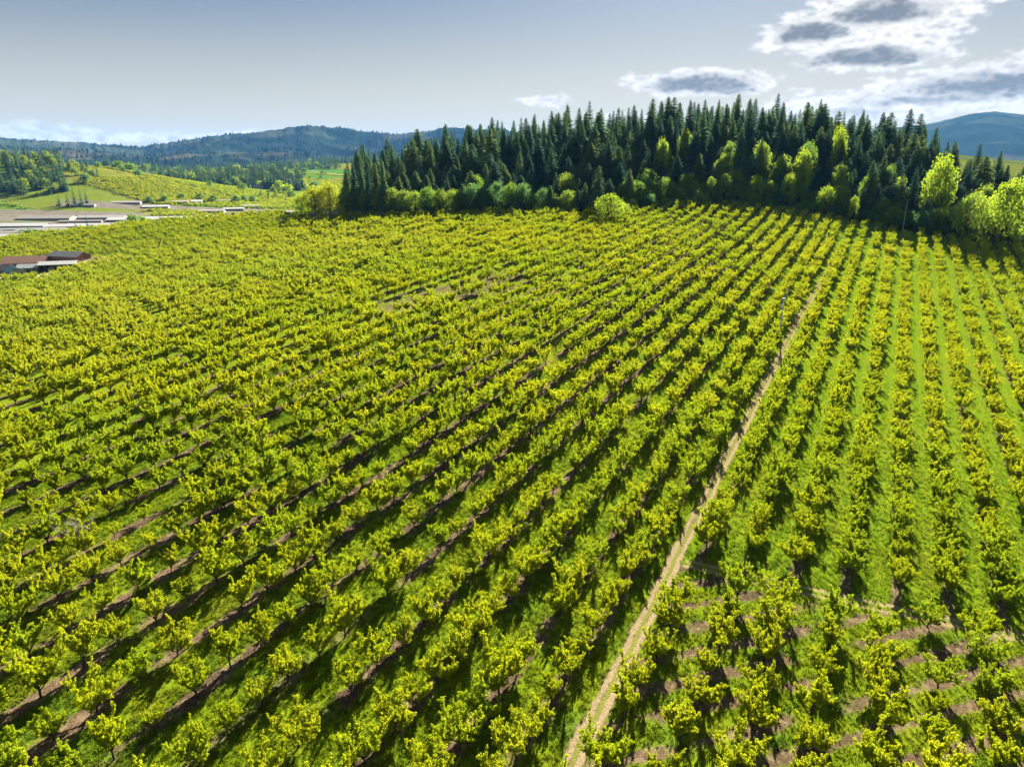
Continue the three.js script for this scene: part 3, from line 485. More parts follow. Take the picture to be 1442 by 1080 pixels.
{
  const r = seeded(777), firs = [];
  for (let x = -160; x < 340; x += 9.6) for (let z = -640; z < -230; z += 9.6) {
    const px = x + (r() - .5) * 8.5, pz = z + (r() - .5) * 8.5, az = Math.atan2(px, -pz) / DEG, R = Math.hypot(px, pz), e = table(ORCHARD_END, az), d = R - e;
    const keep = r(), hr = r(), kr = r(), tr = r(), sr = r();
    if (az < -12.6 || az > 46 || d < (az > 8 && az < 27 ? 15 : 7) || d > 185 - (az < -4 ? (-4 - az) * 9 : 0)) continue;
    if (az > 8.5 && az < 25 && d < 26 && keep < .55) continue;           // brushy margin below the knoll
    if (keep < .12) continue;
    if (az > 30.2 && d > 130) continue;
    const wood = sstep(0, 110, d), h = lerp(15, 30, wood) + 11 * (hr - .5) + (hr > .9 ? 3 : 0) - 7 * sstep(28, 31.5, az);
    firs.push({ x: px, z: pz, d, az, R, h, s: h / 30, st: 1, turn: tr * 6.283, kind: Math.floor(kr * 7), tone: sr, w: (1.05 + .5 * ((sr * 7.3) % 1)) * lerp(1.35, 1, sstep(16, 30, h)) });
  }
  for (let a = -12.7; a < -9.6; a += .55) firs.push({ az: a, R: table(ORCHARD_END, a) + 6 + 5 * r(), h: 25 + 5 * r(), s: 0, st: 1, turn: r() * 6, kind: Math.floor(r() * 7), tone: r(), d: 6, w: .9 });
  for (const f of firs) { if (!f.s) { [f.x, f.z] = polar(f.az, f.R); f.s = f.h / 30; } f.y = landHeight(f.x, f.z); }
  // how much of each one shows past those in front of it
  const sky = new Float32Array(900).fill(-.2);
  for (const f of firs.sort((a, b) => a.R - b.R)) {
    const b = Math.round((f.az + 20) * 10), top = (f.y + f.h - 55) / f.R, w = Math.max(1, Math.round(2.4 / f.R / DEG * 10)); let m = 0, n = 0;
    for (let k = -w; k <= w; k++) { m += clamp(top * (1) - Math.max(sky[b + k] ?? 0, (f.y - 55) / f.R), 0, 1); n++; }
    f.show = m / n * f.R; f.spire = top - Math.max(...Array.from({ length: 9 }, (_, k) => sky[b + (k - 4) * 3] ?? 0)) ;
    for (let k = -w; k <= w; k++) if (b + k >= 0 && b + k < 900) sky[b + k] = Math.max(sky[b + k], (f.y + f.h * (1 - .5 * Math.abs(k) / w) - 55) / f.R);
  }
  firs.sort((a, b) => b.show / b.R - a.show / a.R);
  firs.forEach((f, i) => {
    if (i >= 300) return;
    const edge = f.d < 22, label = edge ? 'dark conifer at the orchard edge of the hilltop forest' : f.h > 31.5 ? 'very tall dark conifer with its spire above the hilltop forest' : 'dark conifer packed among others on the forest slope';
    const look = (f.w > 1.5 ? 'broad ' : f.w < 1.2 ? 'slender ' : '') + ['deep green ', 'mid green ', 'lighter green ', 'blue-green '][Math.floor(f.tone * 4) % 4];
    const g = plant('conifer', label.replace('dark ', look), 'tree', firKinds[f.kind], M.firBark, M.fir[Math.floor(f.tone * 4) % 4], f.x, f.z, f.s * f.w, 1 / f.w, f.turn, look + (edge ? 'conifers at the forest edge' : f.h > 31.5 ? 'tallest conifers of the forest' : 'conifers on the forest slope'));
    g.rotation.z = (f.tone - .5) * .03;
  });
  mass('forest_interior', 'dark conifers packed deep inside the hilltop forest', 'forest', firKinds, M.firBark, M.fir[0], firs.slice(300), (t, c) => c.setRGB(.8 + .5 * t.tone, .8 + .5 * t.tone, 1));
  console.log('firs', firs.length, firs[299]?.show);

  // broadleaf trees that stand out
  const B = (label, kinds, mat, x, z, h, w, group, name = 'broadleaf_tree') => { const k = kinds[Math.floor(r() * kinds.length)], base = kinds === broadKinds ? [14, 13] : kinds === poplarKinds ? [15, 6.2] : [5, 6.4], s = w / base[1]; return plant(name, label, name === 'shrub' ? 'shrub' : 'tree', k, M.bark, M.broad[mat], x, z, s, h / base[0] / s, r() * 6.28, group, .15); };
  B('round yellow-green tree standing alone in front of the forest', broadKinds, 3, 46, -350, 13.6, 15.5);
  for (const [x, z, h, w] of [[-115, -424.7, 17, 15], [-104, -417.2, 19, 14], [-94, -416, 16, 12], [-124, -430, 13, 11], [-109, -432, 17, 13]]) B('golden green tree in the clump by the small sheds', broadKinds, h > 16 ? 4 : 3, x, z, h, w, 'golden trees at the forest tip');
  B('tall yellow-green tree at the orchard corner below the forest', broadKinds, 3, 214, -315, 30, 20);
  B('yellow-green tree leaning into the taller one at the orchard corner', broadKinds, 1, 205, -326, 22, 14);
  B('narrow pale green poplar, the shorter of the pair by the knoll', poplarKinds, 1, 109.7, -405.4, 14.4, 6);
  B('narrow pale green poplar, the taller of the pair by the knoll', poplarKinds, 1, 117.3, -405.6, 16, 7);
  B('slim yellow-green tree in front of the dark conifers', poplarKinds, 3, 170.5, -364.1, 13, 5.5);
  for (const [x, z, h, w, m] of [[89.8, -443, 26, 11, 3], [161.4, -409.3, 27.5, 11, 3], [134.3, -403.2, 15, 9, 3], [164.2, -381.1, 14, 10, 3], [188.3, -430.6, 34, 10, 3], [208.5, -358.8, 33, 16, 3], [145, -431.3, 26, 13, 1], [106, -458, 27, 10, 1], [150, -398, 17, 9, 3], [122, -428, 21, 10, 1], [196, -372, 20, 10, 3], [60, -425, 22, 11, 1], [228, -352, 21, 12, 1], [176, -395, 22, 10, 1], [128, -440, 24, 12, 0], [168, -425, 27, 13, 0], [200, -392, 22, 13, 0], [152, -417, 22, 12, 1], [76, -412, 17, 12, 0], [30, -400, 17, 12, 1], [-20, -398, 18, 12, 0], [214, -372, 24, 14, 0], [185, -382, 19, 12, 0]]) B(m === 3 ? 'yellow-green broadleaf tree among the dark forest conifers' : 'leafy green broadleaf tree among the dark forest conifers', broadKinds, m, x, z, h, w, m === 3 ? 'yellow-green trees inside the forest' : 'green broadleaf trees inside the forest');
  // the leafy margin
  for (let a = -12.2; a < 5.2; a += .92) { const [x, z] = polar(a + (r() - .5) * .4, table(ORCHARD_END, a) + 5 + 4 * r()), h = (a > 1 ? 8 : 12.5) + 4.5 * r(); B('rounded mid green tree in the leafy margin along the straight forest edge', broadKinds, r() < .25 ? 1 : r() < .5 ? 2 : 0, x, z, h, 8.5 + 3.5 * r(), 'margin trees of the straight forest edge'); }
  for (let a = 8.6; a < 37; a += .62) { const [x, z] = polar(a + (r() - .5) * .4, table(ORCHARD_END, a) + 3 + 12 * r()), h = a > 27 ? 6 + 9 * r() : 3 + 5 * r(); B('bushy green shrub along the brushy margin below the knoll forest', h > 8 ? broadKinds : shrubKinds, r() < .3 ? 1 : r() < .6 ? 2 : 0, x, z, h, h * .95 + 2, 'shrubs of the brushy margin', 'shrub'); }
  for (let a = 9; a < 25; a += .7) { const [x, z] = polar(a + (r() - .5) * .5, table(ORCHARD_END, a) + 14 + 12 * r()), h = 7 + 8 * r(); B('leafy green tree on the slope between the brush and the conifers', broadKinds, r() < .35 ? 1 : 0, x, z, h, h * .8 + 1, 'leafy trees of the brushy slope'); }
  // a bleached snag at the edge
  { const b = new Build(), rr = seeded(5); b.tube([V3(0, -.5, 0), V3(.1, 4, 0), V3(-.1, 9, .1), V3(.2, 14, 0)], [.3, .24, .15, .04], 6, [1, 1, 1]); const k = new Build(); for (let i = 0; i < 14; i++) { const y = 3 + 10 * i / 14, a = i * 2.4; k.tube(branch(V3(0, y, 0), V3(Math.cos(a), .25, Math.sin(a)), 1.6 - i * .05, -.2, rr, 3), [.07, .05, .03, .01], 3, [1, 1, 1]); }
    const g = thing('dead_tree', 'bare bleached snag at the edge of the dark conifers', 'tree', 187.4, landHeight(187.4, -346.6), -346.6); mesh('trunk', b.geo(), M.paleBark, g); mesh('branches', k.geo(), M.paleBark, g); }
}

// ───────────────────────── trees across the valley ─────────────────────────
{
  const r = seeded(31), wood = [], far = [];
  const farBroad = [0, 1].map((i) => broadleaf(660 + i, { height: 14, width: 13, lobes: 12, clumps: 260, size: 1.4, trunk: .2, low: .2 }));
  const grove = (az0, az1, r0, r1, n, h0, h1, list, leafy = 0) => { for (let i = 0; i < n; i++) { const [x, z] = polar(lerp(az0, az1, r()), lerp(r0, r1, r())), h = lerp(h0, h1, r()); list.push({ x, z, h, s: h / 26, st: 1, turn: r() * 6.28, kind: Math.floor(r() * 3), tone: r(), leafy: r() < leafy }); } };
  grove(-40, -31.2, 1310, 1620, 230, 20, 34, wood, .12); grove(-31.5, -29.2, 1420, 1560, 16, 18, 26, wood, .6);
  grove(-28.9, -26.9, 1700, 1780, 46, 24, 36, wood); grove(-30.2, -25.6, 2250, 2500, 60, 20, 34, wood, .2);
  grove(-25.6, -22.2, 1850, 2080, 80, 24, 40, wood, .1); grove(-23.5, -15.8, 1700, 2040, 300, 24, 42, wood, .06); grove(-19.5, -13, 2700, 3100, 150, 24, 40, wood, .1); grove(-14.5, -8, 3000, 3500, 130, 26, 40, wood);
  grove(-36, -30, 1750, 2300, 60, 20, 34, wood, .3); grove(-26, -10, 3300, 3700, 260, 22, 36, wood, .2);
  mass('valley_woods', 'dark conifer woods in belts across the valley fields', 'wood', firSmall, M.firBark, M.fir[0], wood.filter((t) => !t.leafy), (t, c) => c.setRGB(.8 + .6 * t.tone, .85 + .5 * t.tone, 1));
  mass('valley_broadleaves', 'lighter leafy trees scattered through the valley woods', 'wood', farBroad, M.bark, M.broad[1], wood.filter((t) => t.leafy).map((t) => ({ ...t, s: t.s * 1.1 })), (t, c) => c.setRGB(.7 + .5 * t.tone, .8 + .3 * t.tone, 1));
  const one = (label, az, rg, h, w, kind, mat, group) => { const [x, z] = polar(az, rg), f = kind === 'fir'; const base = f ? 26 : 14, s = w / (f ? 14 : 13); plant(f ? 'conifer' : 'broadleaf_tree', label, 'tree', f ? firSmall[Math.floor(r() * 3)] : farBroad[Math.floor(r() * 2)], f ? M.firBark : M.bark, f ? M.fir[mat] : M.broad[mat], x, z, s, h / base / s, r() * 6, group); };
  for (const [a, d, h] of [[-31.3, 1235, 22], [-30.9, 1250, 30], [-30.5, 1240, 27], [-30.2, 1255, 24], [-31.8, 1245, 16]]) one('dark conifer in the lone clump on the open valley field', a, d, h, 13, 'fir', 0, 'conifers of the field clump');
  for (const [a, d, h] of [[-31.1, 960, 17], [-30.4, 965, 21]]) one('dark conifer beside the pale yards just past the orchard edge', a, d, h, 7, 'fir', 0, 'conifers beside the yards');
  for (const [a, d, h, w, m] of [[-27.6, 975, 17, 20, 0], [-27.0, 985, 14, 16, 0], [-28.2, 980, 10, 10, 2]]) one('bushy green tree beside the long pale roofs', a, d, h, w, 'b', m, 'bushy trees by the roofs');
  one('low green bush near the pale yard wall', -33.8, 930, 8, 22, 'b', 0); one('dark green bush on the crest where the orchard falls to the yards', -23.8, 900, 9, 16, 'b', 2);
  for (const [a, d, h, w] of [[-27.9, 1640, 20, 26], [-27.3, 1650, 19, 24]]) one('rounded olive tree in the pair on the valley field', a, d, h, w, 'b', 0, 'olive pair on the field'); one('black-green round conifer next to the olive pair', -26.7, 1650, 24, 20, 'fir', 3);
  for (const [a, d, h] of [[-18.9, 1440, 22], [-18.4, 1450, 25], [-17.9, 1445, 22]]) one('dark conifer in the row of three by the far road', a, d, h, 11, 'fir', 0, 'three conifers by the far road');
  for (const [a, d, h, w] of [[-17.6, 1580, 26, 26], [-17.0, 1560, 20, 24]]) one('bright yellow-green tree at the end of the far conifer belt', a, d, h, w, 'b', 3, 'yellow-green valley pair');
  for (const [a, d] of [[-23.1, 1330], [-22.2, 1320], [-20.6, 1330], [-20.1, 1345], [-19.5, 1340], [-25.4, 1290]]) one('small green garden tree among the valley sheds', a, d, 12, 16, 'b', 0, 'garden trees by the sheds');

  for (let i = 0; i < 60; i++) { const az = lerp(-36, -14, r()), d = lerp(1100, 2200, Math.sqrt(r())), h = 7 + 9 * r(); one('small round green tree scattered over the valley fields', az, d, h, h * (1 + .5 * r()), 'b', r() < .5 ? 2 : 0, 'scattered valley trees'); }
  { // orchards across the valley, in rows
    const rows = [], low = [0, 1].map((i) => broadleaf(680 + i, { height: 3.6, width: 4.4, lobes: 5, clumps: 40, size: 1.3, trunk: .25, low: .35 }));
    for (let X = -1500; X < -250; X += 8.5) for (let Z = -2300; Z < -1000; Z += 5.2) {
      const x = X * .9 - Z * .3, z = X * .3 + Z * .95 + 260, d = Math.hypot(x, z), az = Math.atan2(x, -z) / DEG; if (d < 1130 || d > 2350 || az < -37.5 || az > -12.5) continue;
      const px = x * .92 + z * .38, pz = -x * .38 + z * .92, wx = px + 60 * (fbm(x * .004, z * .004, 2) - .5), wz = pz + 60 * (fbm(x * .004 + 50, z * .004, 2) - .5), cx = Math.floor(wx / 230), cz = Math.floor(wz / 170), id2 = ntab[(((cz + 91) & 511) * 512 + ((cx + 33) & 511)) | 0];
      if (id2 < .52 || r() < .12) continue; const fx = (wx / 230 - cx) * 230, fz = (wz / 170 - cz) * 170; if (fx < 8 || fz < 8 || YARDS.some(([a, b, w, e]) => Math.abs((x - a) * .97 - (z - b) * .24) < w * 1.1 && Math.abs((x - a) * .24 + (z - b) * .97) < e * 1.1)) continue;
      rows.push({ x: x + (r() - .5), z: z + (r() - .5), s: .75 + .4 * r(), st: 1, turn: r() * 6, kind: Math.floor(r() * 2), tone: clamp(id2 * .8 + .3 * (r() - .5)) });
    }
    mass('valley_orchards', 'rows of low green trees striping the far valley fields', 'orchard', low, M.bark, leafMat(1, 1, 1), rows, (t, c) => c.setRGB(lerp(.14, .27, t.tone), lerp(.21, .27, t.tone), .012)); console.log('valley orchard', rows.length);
  }
  // forest on the mountains, far too many to count
  for (let i = 0; i < 6000; i++) { const az = lerp(-46, 11, r()), near = r() < .3, q = Math.pow(r(), near ? .8 : .7), rg = near ? lerp(4000, 5200, q) : lerp(5000, 7630, q), [x, z] = polar(az, rg); if (fbm(x * .0022 + (near ? 13.1 : 3.7), z * .0022, 4) > .575 && r() < .85) { r(); continue; } const h = 13 + 11 * r(); far.push({ x, z, y: (near ? frontRidge : backRidge)(az, rg) - 2, s: h / 20, st: 1, turn: r() * 6, kind: 0, tone: r() }); }
  const b = new Build(); for (const [y, R, t] of [[2, 5.2, 13], [8, 3.6, 20]]) for (let k = 0; k < 5; k++) { const a = k * 1.2566, c = a + 1.2566; b.face([[Math.cos(a) * R, y, Math.sin(a) * R], [0, t, 0], [Math.cos(c) * R, y, Math.sin(c) * R]], [1, 1, 1]); }
  const w = new Build(); w.tube([V3(0, -3, 0), V3(0, 4, 0)], [.5, .4], 3, [1, 1, 1]);
  mass('mountain_forest', 'conifer forest covering the far blue ridges', 'forest', [{ wood: w.geo(), crown: b.geo() }], M.firBark, leafMat(.016, .03, .024, 0), far, (t, c) => c.setRGB(.7 + .7 * t.tone, .7 + .7 * t.tone, .9));
}
// ───────────────────────── farm buildings, yards, machines ─────────────────────────
const paint = (r, g, b, rough = .8, metal = 0) => new THREE.MeshStandardMaterial({ color: new THREE.Color(r, g, b), roughness: rough, metalness: metal });
const noiseTex = (c, amp, sx, sy, streak) => { const N = 128, d = new Uint8Array(N * N * 4); for (let j = 0; j < N; j++) for (let i = 0; i < N; i++) { const n = 1 + amp * ((fbm(i / sx, j / sy, 4) - .5) * 2 + (streak ? (vnoise(i * .9, 3) - .5) : 0)), k = (j * N + i) * 4; for (let q = 0; q < 3; q++) d[k + q] = toByte(c[q] * n); d[k + 3] = 255; } const t = new THREE.DataTexture(d, N, N); t.colorSpace = THREE.SRGBColorSpace; t.wrapS = t.wrapT = THREE.RepeatWrapping; t.magFilter = THREE.LinearFilter; t.needsUpdate = true; return t; };
const roofed = (c, amp = .25) => new THREE.MeshStandardMaterial({ map: noiseTex(c, amp, 9, 40, true), roughness: .6 });
const W = { white: roofed([.25, .25, .24]), grey: roofed([.17, .155, .14]), dark: roofed([.09, .08, .072]), rust: roofed([.14, .062, .036], .4), teal: roofed([.05, .16, .14]), wallRed: roofed([.17, .07, .05], .3), wallWhite: roofed([.2, .19, .165], .15), wallBrown: roofed([.16, .11, .075], .3), post: paint(.22, .17, .12), glass: paint(.03, .035, .04, .15), doorWhite: paint(.25, .25, .24), gravel: roofed([.13, .118, .094], .2) };
function slab(pts, t) { // a thin roof plane: four corners thickened downwards
  const p = [], idx = [0, 1, 2, 0, 2, 3, 6, 5, 4, 7, 6, 4, 0, 4, 5, 0, 5, 1, 1, 5, 6, 1, 6, 2, 2, 6, 7, 2, 7, 3, 3, 7, 4, 3, 4, 0]; const uv = [];
  for (const k of [0, t]) for (const q of pts) { p.push(q[0], q[1] - k, q[2]); uv.push(q[0] / 6, q[2] / 6); }
  const g = new THREE.BufferGeometry(); g.setAttribute('position', new THREE.Float32BufferAttribute(p, 3)); g.setAttribute('uv', new THREE.Float32BufferAttribute(uv, 2)); g.setIndex(idx); const n = g.toNonIndexed(); n.computeVertexNormals(); return n;
}
const boxAt = (w, h, d, x, y, z) => { const g = new THREE.BoxGeometry(w, h, d); g.translate(x, y, z); return g; };
// a gabled building: ridge along its local x; four walls, two roof planes, doors and windows
function gabled(name, label, category, x, z, yaw, L, D, h, rise, wall, roof, o = {}) {
  const y = Math.min(...[[-1, -1], [1, -1], [1, 1], [-1, 1], [0, 0]].map(([a, b]) => landHeight(x + a * L / 2 * Math.cos(yaw) + b * D / 2 * Math.sin(yaw), z - a * L / 2 * Math.sin(yaw) + b * D / 2 * Math.cos(yaw))));
  const g = thing(name, label, category, x, y, z, yaw, o.group), lift = (o.lift ?? 0) + .3, H = h + lift;
  const shape = new THREE.Shape([[-D / 2, -.6], [D / 2, -.6], [D / 2, H], [0, H + rise], [-D / 2, H]].map(([a, b]) => new THREE.Vector2(a, b)));
  const gable = new THREE.ExtrudeGeometry(shape, { depth: .2, bevelEnabled: false }); gable.rotateY(Math.PI / 2);
  for (const s of [-1, 1]) { const e = gable.clone(); e.translate(s > 0 ? L / 2 - .2 : -L / 2, 0, 0); mesh('gable_wall', e, wall, g); }
  mesh('wall', boxAt(L - .41, H + .6, .2, 0, (H - .6) / 2 - .03, -D / 2 + .1), wall, g);
  if (!o.open) mesh('wall', boxAt(L - .41, H + .6, .2, 0, (H - .6) / 2 - .03, D / 2 - .1), wall, g);
  else { const n = o.open; for (let i = 1; i < n; i++) mesh('post', boxAt(.22, H + .6, .22, -L / 2 + L * i / n, (H - .6) / 2 - .03, D / 2 - .2), W.post, g); mesh('lintel', boxAt(L - .41, .35, .18, 0, H - .25, D / 2 - .1), wall, g); }
  const ov = .5, yo = H - ov * rise / (D / 2);
  for (const s of [-1, 1]) { const c = [[-L / 2 - ov, H + rise + .14, s * .004], [L / 2 + ov, H + rise + .14, s * .004], [L / 2 + ov, yo + .14, s * (D / 2 + ov)], [-L / 2 - ov, yo + .14, s * (D / 2 + ov)]]; mesh('roof', slab(s > 0 ? c.reverse() : c, .12), roof, g); }
  if (o.door) { const d = mesh('door', boxAt(.08, Math.min(2.6, H * .8), o.door, L / 2 + .045, Math.min(1.3, H * .4), 0), W.doorWhite, g); }
  for (let i = 0; i < (o.windows ?? 0); i++) mesh('window', boxAt(1.1, .9, .08, -L / 2 + L * (i + .5) / o.windows, H * .55, D / 2 + .045), W.glass, g);
  return g;
}
// the farmstead in the orchard
gabled('open_shed', 'long open-fronted shed with pale metal roof in the farmstead', 'shed', -218.6, -343.4, .294, 15.5, 7.5, 3.2, 1.1, W.wallBrown, W.white, { open: 6 });
gabled('small_shed', 'small pale-roofed shed joined to the end of the long open shed', 'shed', -231.2, -341.0, .2, 9, 6.5, 3.0, 1.3, W.wallBrown, W.white, { windows: 1 });
gabled('cottage', 'white-walled shed with teal green roof in the farmstead', 'shed', -232.3, -332.2, -.75, 8.5, 7, 2.9, 1.9, W.wallWhite, W.teal, { windows: 1, door: 1 });
gabled('barn', 'big barn with rusty brown roof behind the pale sheds', 'barn', -243.5, -358, .35, 19, 12, 3.8, 2.6, W.wallBrown, W.rust, {});
gabled('workshop', 'dark-roofed farm building with red-brown walls and white door', 'barn', -224.5, -362.5, -.28, 18, 8.5, 3.8, 1.9, W.wallRed, W.grey, { door: 2.6, windows: 2 });
gabled('old_barn', 'weathered grey-roofed barn next to the teal-roofed shed', 'barn', -248, -342, .25, 12, 8, 3.2, 2.2, W.wallBrown, W.dark, {});
{ // a white hoop tent by the teal roof
  const x = -242.5, z = -330.5, g = thing('hoop_tent', 'small white rounded tent shelter beside the teal-roofed shed', 'tent', x, landHeight(x, z) - .1, z, .4); const s = new THREE.Shape(); s.absarc(0, 0, 2, 0, Math.PI); s.lineTo(-1.9, 0); s.absarc(0, 0, 1.9, Math.PI, 0, true); const e = new THREE.ExtrudeGeometry(s, { depth: 5, bevelEnabled: false, curveSegments: 12 }); e.scale(1, 1.3, 1); mesh('cover', e, W.wallWhite, g); const hoops = []; for (let i = 0; i < 4; i++) { const t = new THREE.TorusGeometry(1.86, .05, 5, 14, Math.PI); t.scale(1, 1.3, 1); t.translate(0, 0, .4 + 1.4 * i); hoops.push(t); } hoops.forEach((h) => mesh('hoop', h, W.post, g)); }
function truck(label, x, z, yaw, body) {
  const g = thing('farm_truck', label, 'truck', x, landHeight(x, z), z, yaw), s = new THREE.Shape([[-2.5, .55], [2.4, .55], [2.5, 1.0], [1.5, 1.15], [.9, 1.75], [-.5, 1.75], [-.7, 1.15], [-2.5, 1.1]].map(([a, b]) => new THREE.Vector2(a, b))); const e = new THREE.ExtrudeGeometry(s, { depth: 1.6, bevelEnabled: true, bevelSize: .06, bevelThickness: .06, bevelSegments: 1 }); e.translate(0, 0, -.8); mesh('body', e, body, g);
  mesh('windscreen', (() => { const q = boxAt(.05, .62, 1.4, 0, 0, 0); q.rotateZ(.78); q.translate(1.24, 1.47, 0); return q; })(), W.glass, g);
  for (const [a, b] of [[-1.6, .82], [1.6, .82], [-1.6, -.82], [1.6, -.82]]) { const c = new THREE.CylinderGeometry(.38, .38, .22, 14); c.rotateX(Math.PI / 2); c.translate(a, .38, b); mesh('wheel', c, W.glass, g); }
}
truck('white farm truck parked under the long open shed', -220.2, -340.9, 1.5, W.doorWhite);
truck('dark farm truck parked beside the white one in the open shed', -215.4, -342.2, 1.7, W.wallRed);
// sheds at the forest tip
gabled('field_shed', 'tiny pale-roofed shed at the far orchard edge by golden trees', 'shed', -131.7, -437, .2, 6.5, 4, 2.4, .7, W.wallBrown, W.white, {});
gabled('tool_shed', 'small brown shed under the golden trees', 'shed', -101, -409, .1, 5.5, 4, 2.4, .9, W.wallBrown, W.grey, {});
gabled('tool_shed', 'low grey-roofed shed deeper under the golden trees', 'shed', -112, -414, .3, 5, 4, 2.4, .9, W.wallBrown, W.dark, {});
// long roofs of the yards in the valley
const rb = seeded(12), P2 = (az, d) => [Math.sin(az * DEG) * d, -Math.cos(az * DEG) * d];
for (const [az, d, L, D, m, yaw] of [[-34.5, 905, 90, 30, 'white', .1], [-33.0, 965, 80, 34, 'grey', .15], [-31.6, 1010, 70, 26, 'white', .2], [-29.6, 1000, 120, 34, 'white', .12], [-27.4, 1080, 110, 30, 'white', .18], [-25.2, 1085, 95, 26, 'white', .2], [-23.2, 1090, 80, 24, 'white', .22], [-29.4, 1120, 100, 30, 'grey', .1], [-32.6, 1130, 110, 36, 'gravel', .1], [-26.0, 1230, 60, 24, 'white', .3], [-27.8, 1270, 70, 22, 'grey', .2], [-24.6, 1290, 55, 22, 'grey', .25], [-23.6, 1300, 48, 26, 'white', .3], [-21.4, 1330, 52, 22, 'gravel', .35], [-22.4, 1180, 60, 20, 'grey', .2], [-20.9, 1210, 50, 18, 'white', .3], [-34.0, 1040, 90, 30, 'white', .1], [-30.4, 1240, 50, 18, 'dark', .3], [-19.7, 1260, 44, 16, 'grey', .3], [-21.8, 1110, 46, 16, 'white', .2]]) {
  const [x, z] = P2(az, d); gabled('packing_shed', { white: 'long low packing shed with white metal roof in the valley yards', grey: 'long low packing shed with grey metal roof in the valley yards', gravel: 'broad tan-roofed packing shed in the valley yards', dark: 'dark-roofed shed at the far side of the valley yards' }[m], 'warehouse', x, z, yaw, L * .6, D * .75, 3, D * .08, W.wallWhite, W[m], { group: 'packing sheds, ' + m + ' roofs', lift: .3 });
}
for (let i = 0; i < 30; i++) { // long low tunnels and bin stacks between the sheds
  const az = lerp(-36.5, -20.5, rb()), d = lerp(930, 1140, rb()) + (az + 28) * 8, [x, z] = P2(az, d), m = ['white', 'grey', 'gravel', 'white'][Math.floor(rb() * 4)];
  gabled('crop_tunnel', { white: 'long white crop tunnel in the valley yards', grey: 'long grey crop tunnel in the valley yards', gravel: 'long tan crop tunnel in the valley yards' }[m], 'tunnel', x, z, .12 + .15 * rb(), 18 + 34 * rb(), 7 + 5 * rb(), 2.2, 1.2, W.wallBrown, W[m], { group: m + ' crop tunnels' });
}
for (const [az, d, m, label] of [[-27.6, 2350, 'white', 'white farmhouse on the far hilltop fields'], [-29.0, 2250, 'grey', 'grey-roofed house half hidden by hilltop trees'], [-26.9, 2300, 'dark', 'dark-roofed house beside the hilltop fields'], [-23.1, 1830, 'white', 'pale house at the front of the far conifer belt'], [-19.0, 1700, 'grey', 'grey-roofed house below the far conifer belt'], [-26.2, 2120, 'grey', 'long low house on the terrace above the conifer grove']]) { const [x, z] = P2(az, d); gabled('house', label, 'house', x, z, rb() * .6, 16 + 8 * rb(), 10, 5, 2.6, W.wallWhite, W[m], { windows: 3, lift: .5 }); }
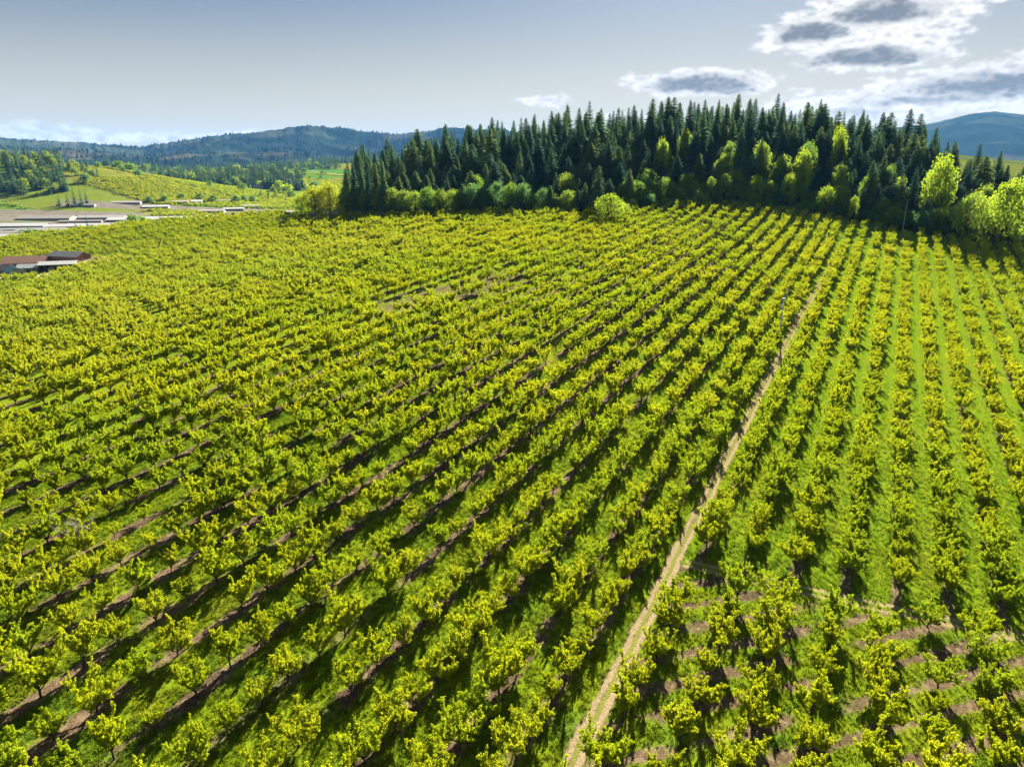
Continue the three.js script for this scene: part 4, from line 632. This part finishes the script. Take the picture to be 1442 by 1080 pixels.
// a frost fan among the rows by the track
{
  const x = 72.6, z = -187.5, g = thing('frost_fan', 'tall grey orchard wind machine with tilted blade beside the dirt track', 'wind machine', x, landHeight(x, z), z), steel = paint(.38, .39, .38, .6, .2);
  mesh('mast', (() => { const c = new THREE.CylinderGeometry(.16, .24, 10.6, 12); c.translate(0, 5.1, 0); return c; })(), paint(.42, .42, .41, .7), g);
  mesh('foundation', boxAt(1.6, .4, 1.6, 0, 0, 0), paint(.07, .065, .06, 1), g);
  const box = mesh('engine_box', boxAt(.8, .6, .5, -.1, .5, .5), W.wallBrown, g); mesh('hood', boxAt(.9, .06, .6, -.1, .83, .5), paint(.06, .06, .055, 1), box);
  mesh('tank', (() => { const c = new THREE.CylinderGeometry(.35, .35, 1.2, 12); c.rotateZ(Math.PI / 2); c.translate(-.1, .65, -.8); return c; })(), paint(.07, .07, .065, 1), g);
  const head = mesh('gearbox', (() => { const c = new THREE.CylinderGeometry(.2, .26, .7, 10); c.rotateX(1.45); c.translate(0, 10.55, .15); return c; })(), steel, g);
  for (const s of [-1, 1]) { const q = new THREE.BufferGeometry(), P = [], n = 6; for (let i = 0; i <= n; i++) { const t = .2 + 2.5 * i / n, w = lerp(.16, .11, i / n), tw = lerp(.7, .25, i / n); for (const k of [-1, 1]) for (const th of [.02, -.02]) P.push(s * (t * .34) + k * w * Math.cos(tw) * .9, 10.6 + s * t * .94, .62 + k * w * Math.sin(tw) + th); } const I = []; for (let i = 0; i < n; i++) { const a = i * 4, b = a + 4; I.push(a, b, a + 2, b, b + 2, a + 2, a + 1, a + 3, b + 1, b + 1, a + 3, b + 3, a, a + 1, b, b, a + 1, b + 1, a + 2, b + 2, a + 3, b + 2, b + 3, a + 3); } q.setAttribute('position', new THREE.Float32BufferAttribute(P, 3)); q.setIndex(I); const f = q.toNonIndexed(); f.computeVertexNormals(); mesh('blade', f, steel, g); }
}
// a pale leafless tree, a marker stake
{
  const k = orchardTree(900, { limbs: 6, reach: 2.7, subs: 7, twigs: 6, gap: 9, leaves: 1, size: .05, fineWood: true }), x = -53.3, z = -78, g = thing('dead_tree', 'bare pale grey dead fruit tree in the orchard rows', 'tree', x, landHeight(x, z), z, .6); g.scale.setScalar(1.05); mesh('trunk', k.wood, woodMat(.24, .22, .19), g);
  const sx = -15.5, sz = -57.2, s = thing('marker_stake', 'thin white stake standing in the grass between fruit trees', 'stake', sx, landHeight(sx, sz), sz); mesh('rod', (() => { const c = new THREE.CylinderGeometry(.025, .03, 2.7, 8); c.translate(0, 1.25, 0); return c; })(), paint(.7, .7, .55), s); mesh('cap', (() => { const c = new THREE.SphereGeometry(.05, 8, 6); c.translate(0, 2.62, 0); return c; })(), paint(.7, .6, .2), s);
  for (const [az, d] of [[-26.0, 935], [-32.6, 900]]) { const [px, pz] = P2(az, d), p = thing('utility_pole', 'wooden utility pole beside the long pale roofs', 'pole', px, landHeight(px, pz), pz, .3, 'utility poles by the yards'); mesh('post', (() => { const c = new THREE.CylinderGeometry(.16, .22, 13, 8); c.translate(0, 6, 0); return c; })(), W.post, p); mesh('crossarm', boxAt(2.6, .16, .14, 0, 11.8, .22), W.post, p); }
}
scene.fog = new THREE.FogExp2(new THREE.Color(.14, .45, 1), .000019);
renderer.render(scene, camera);
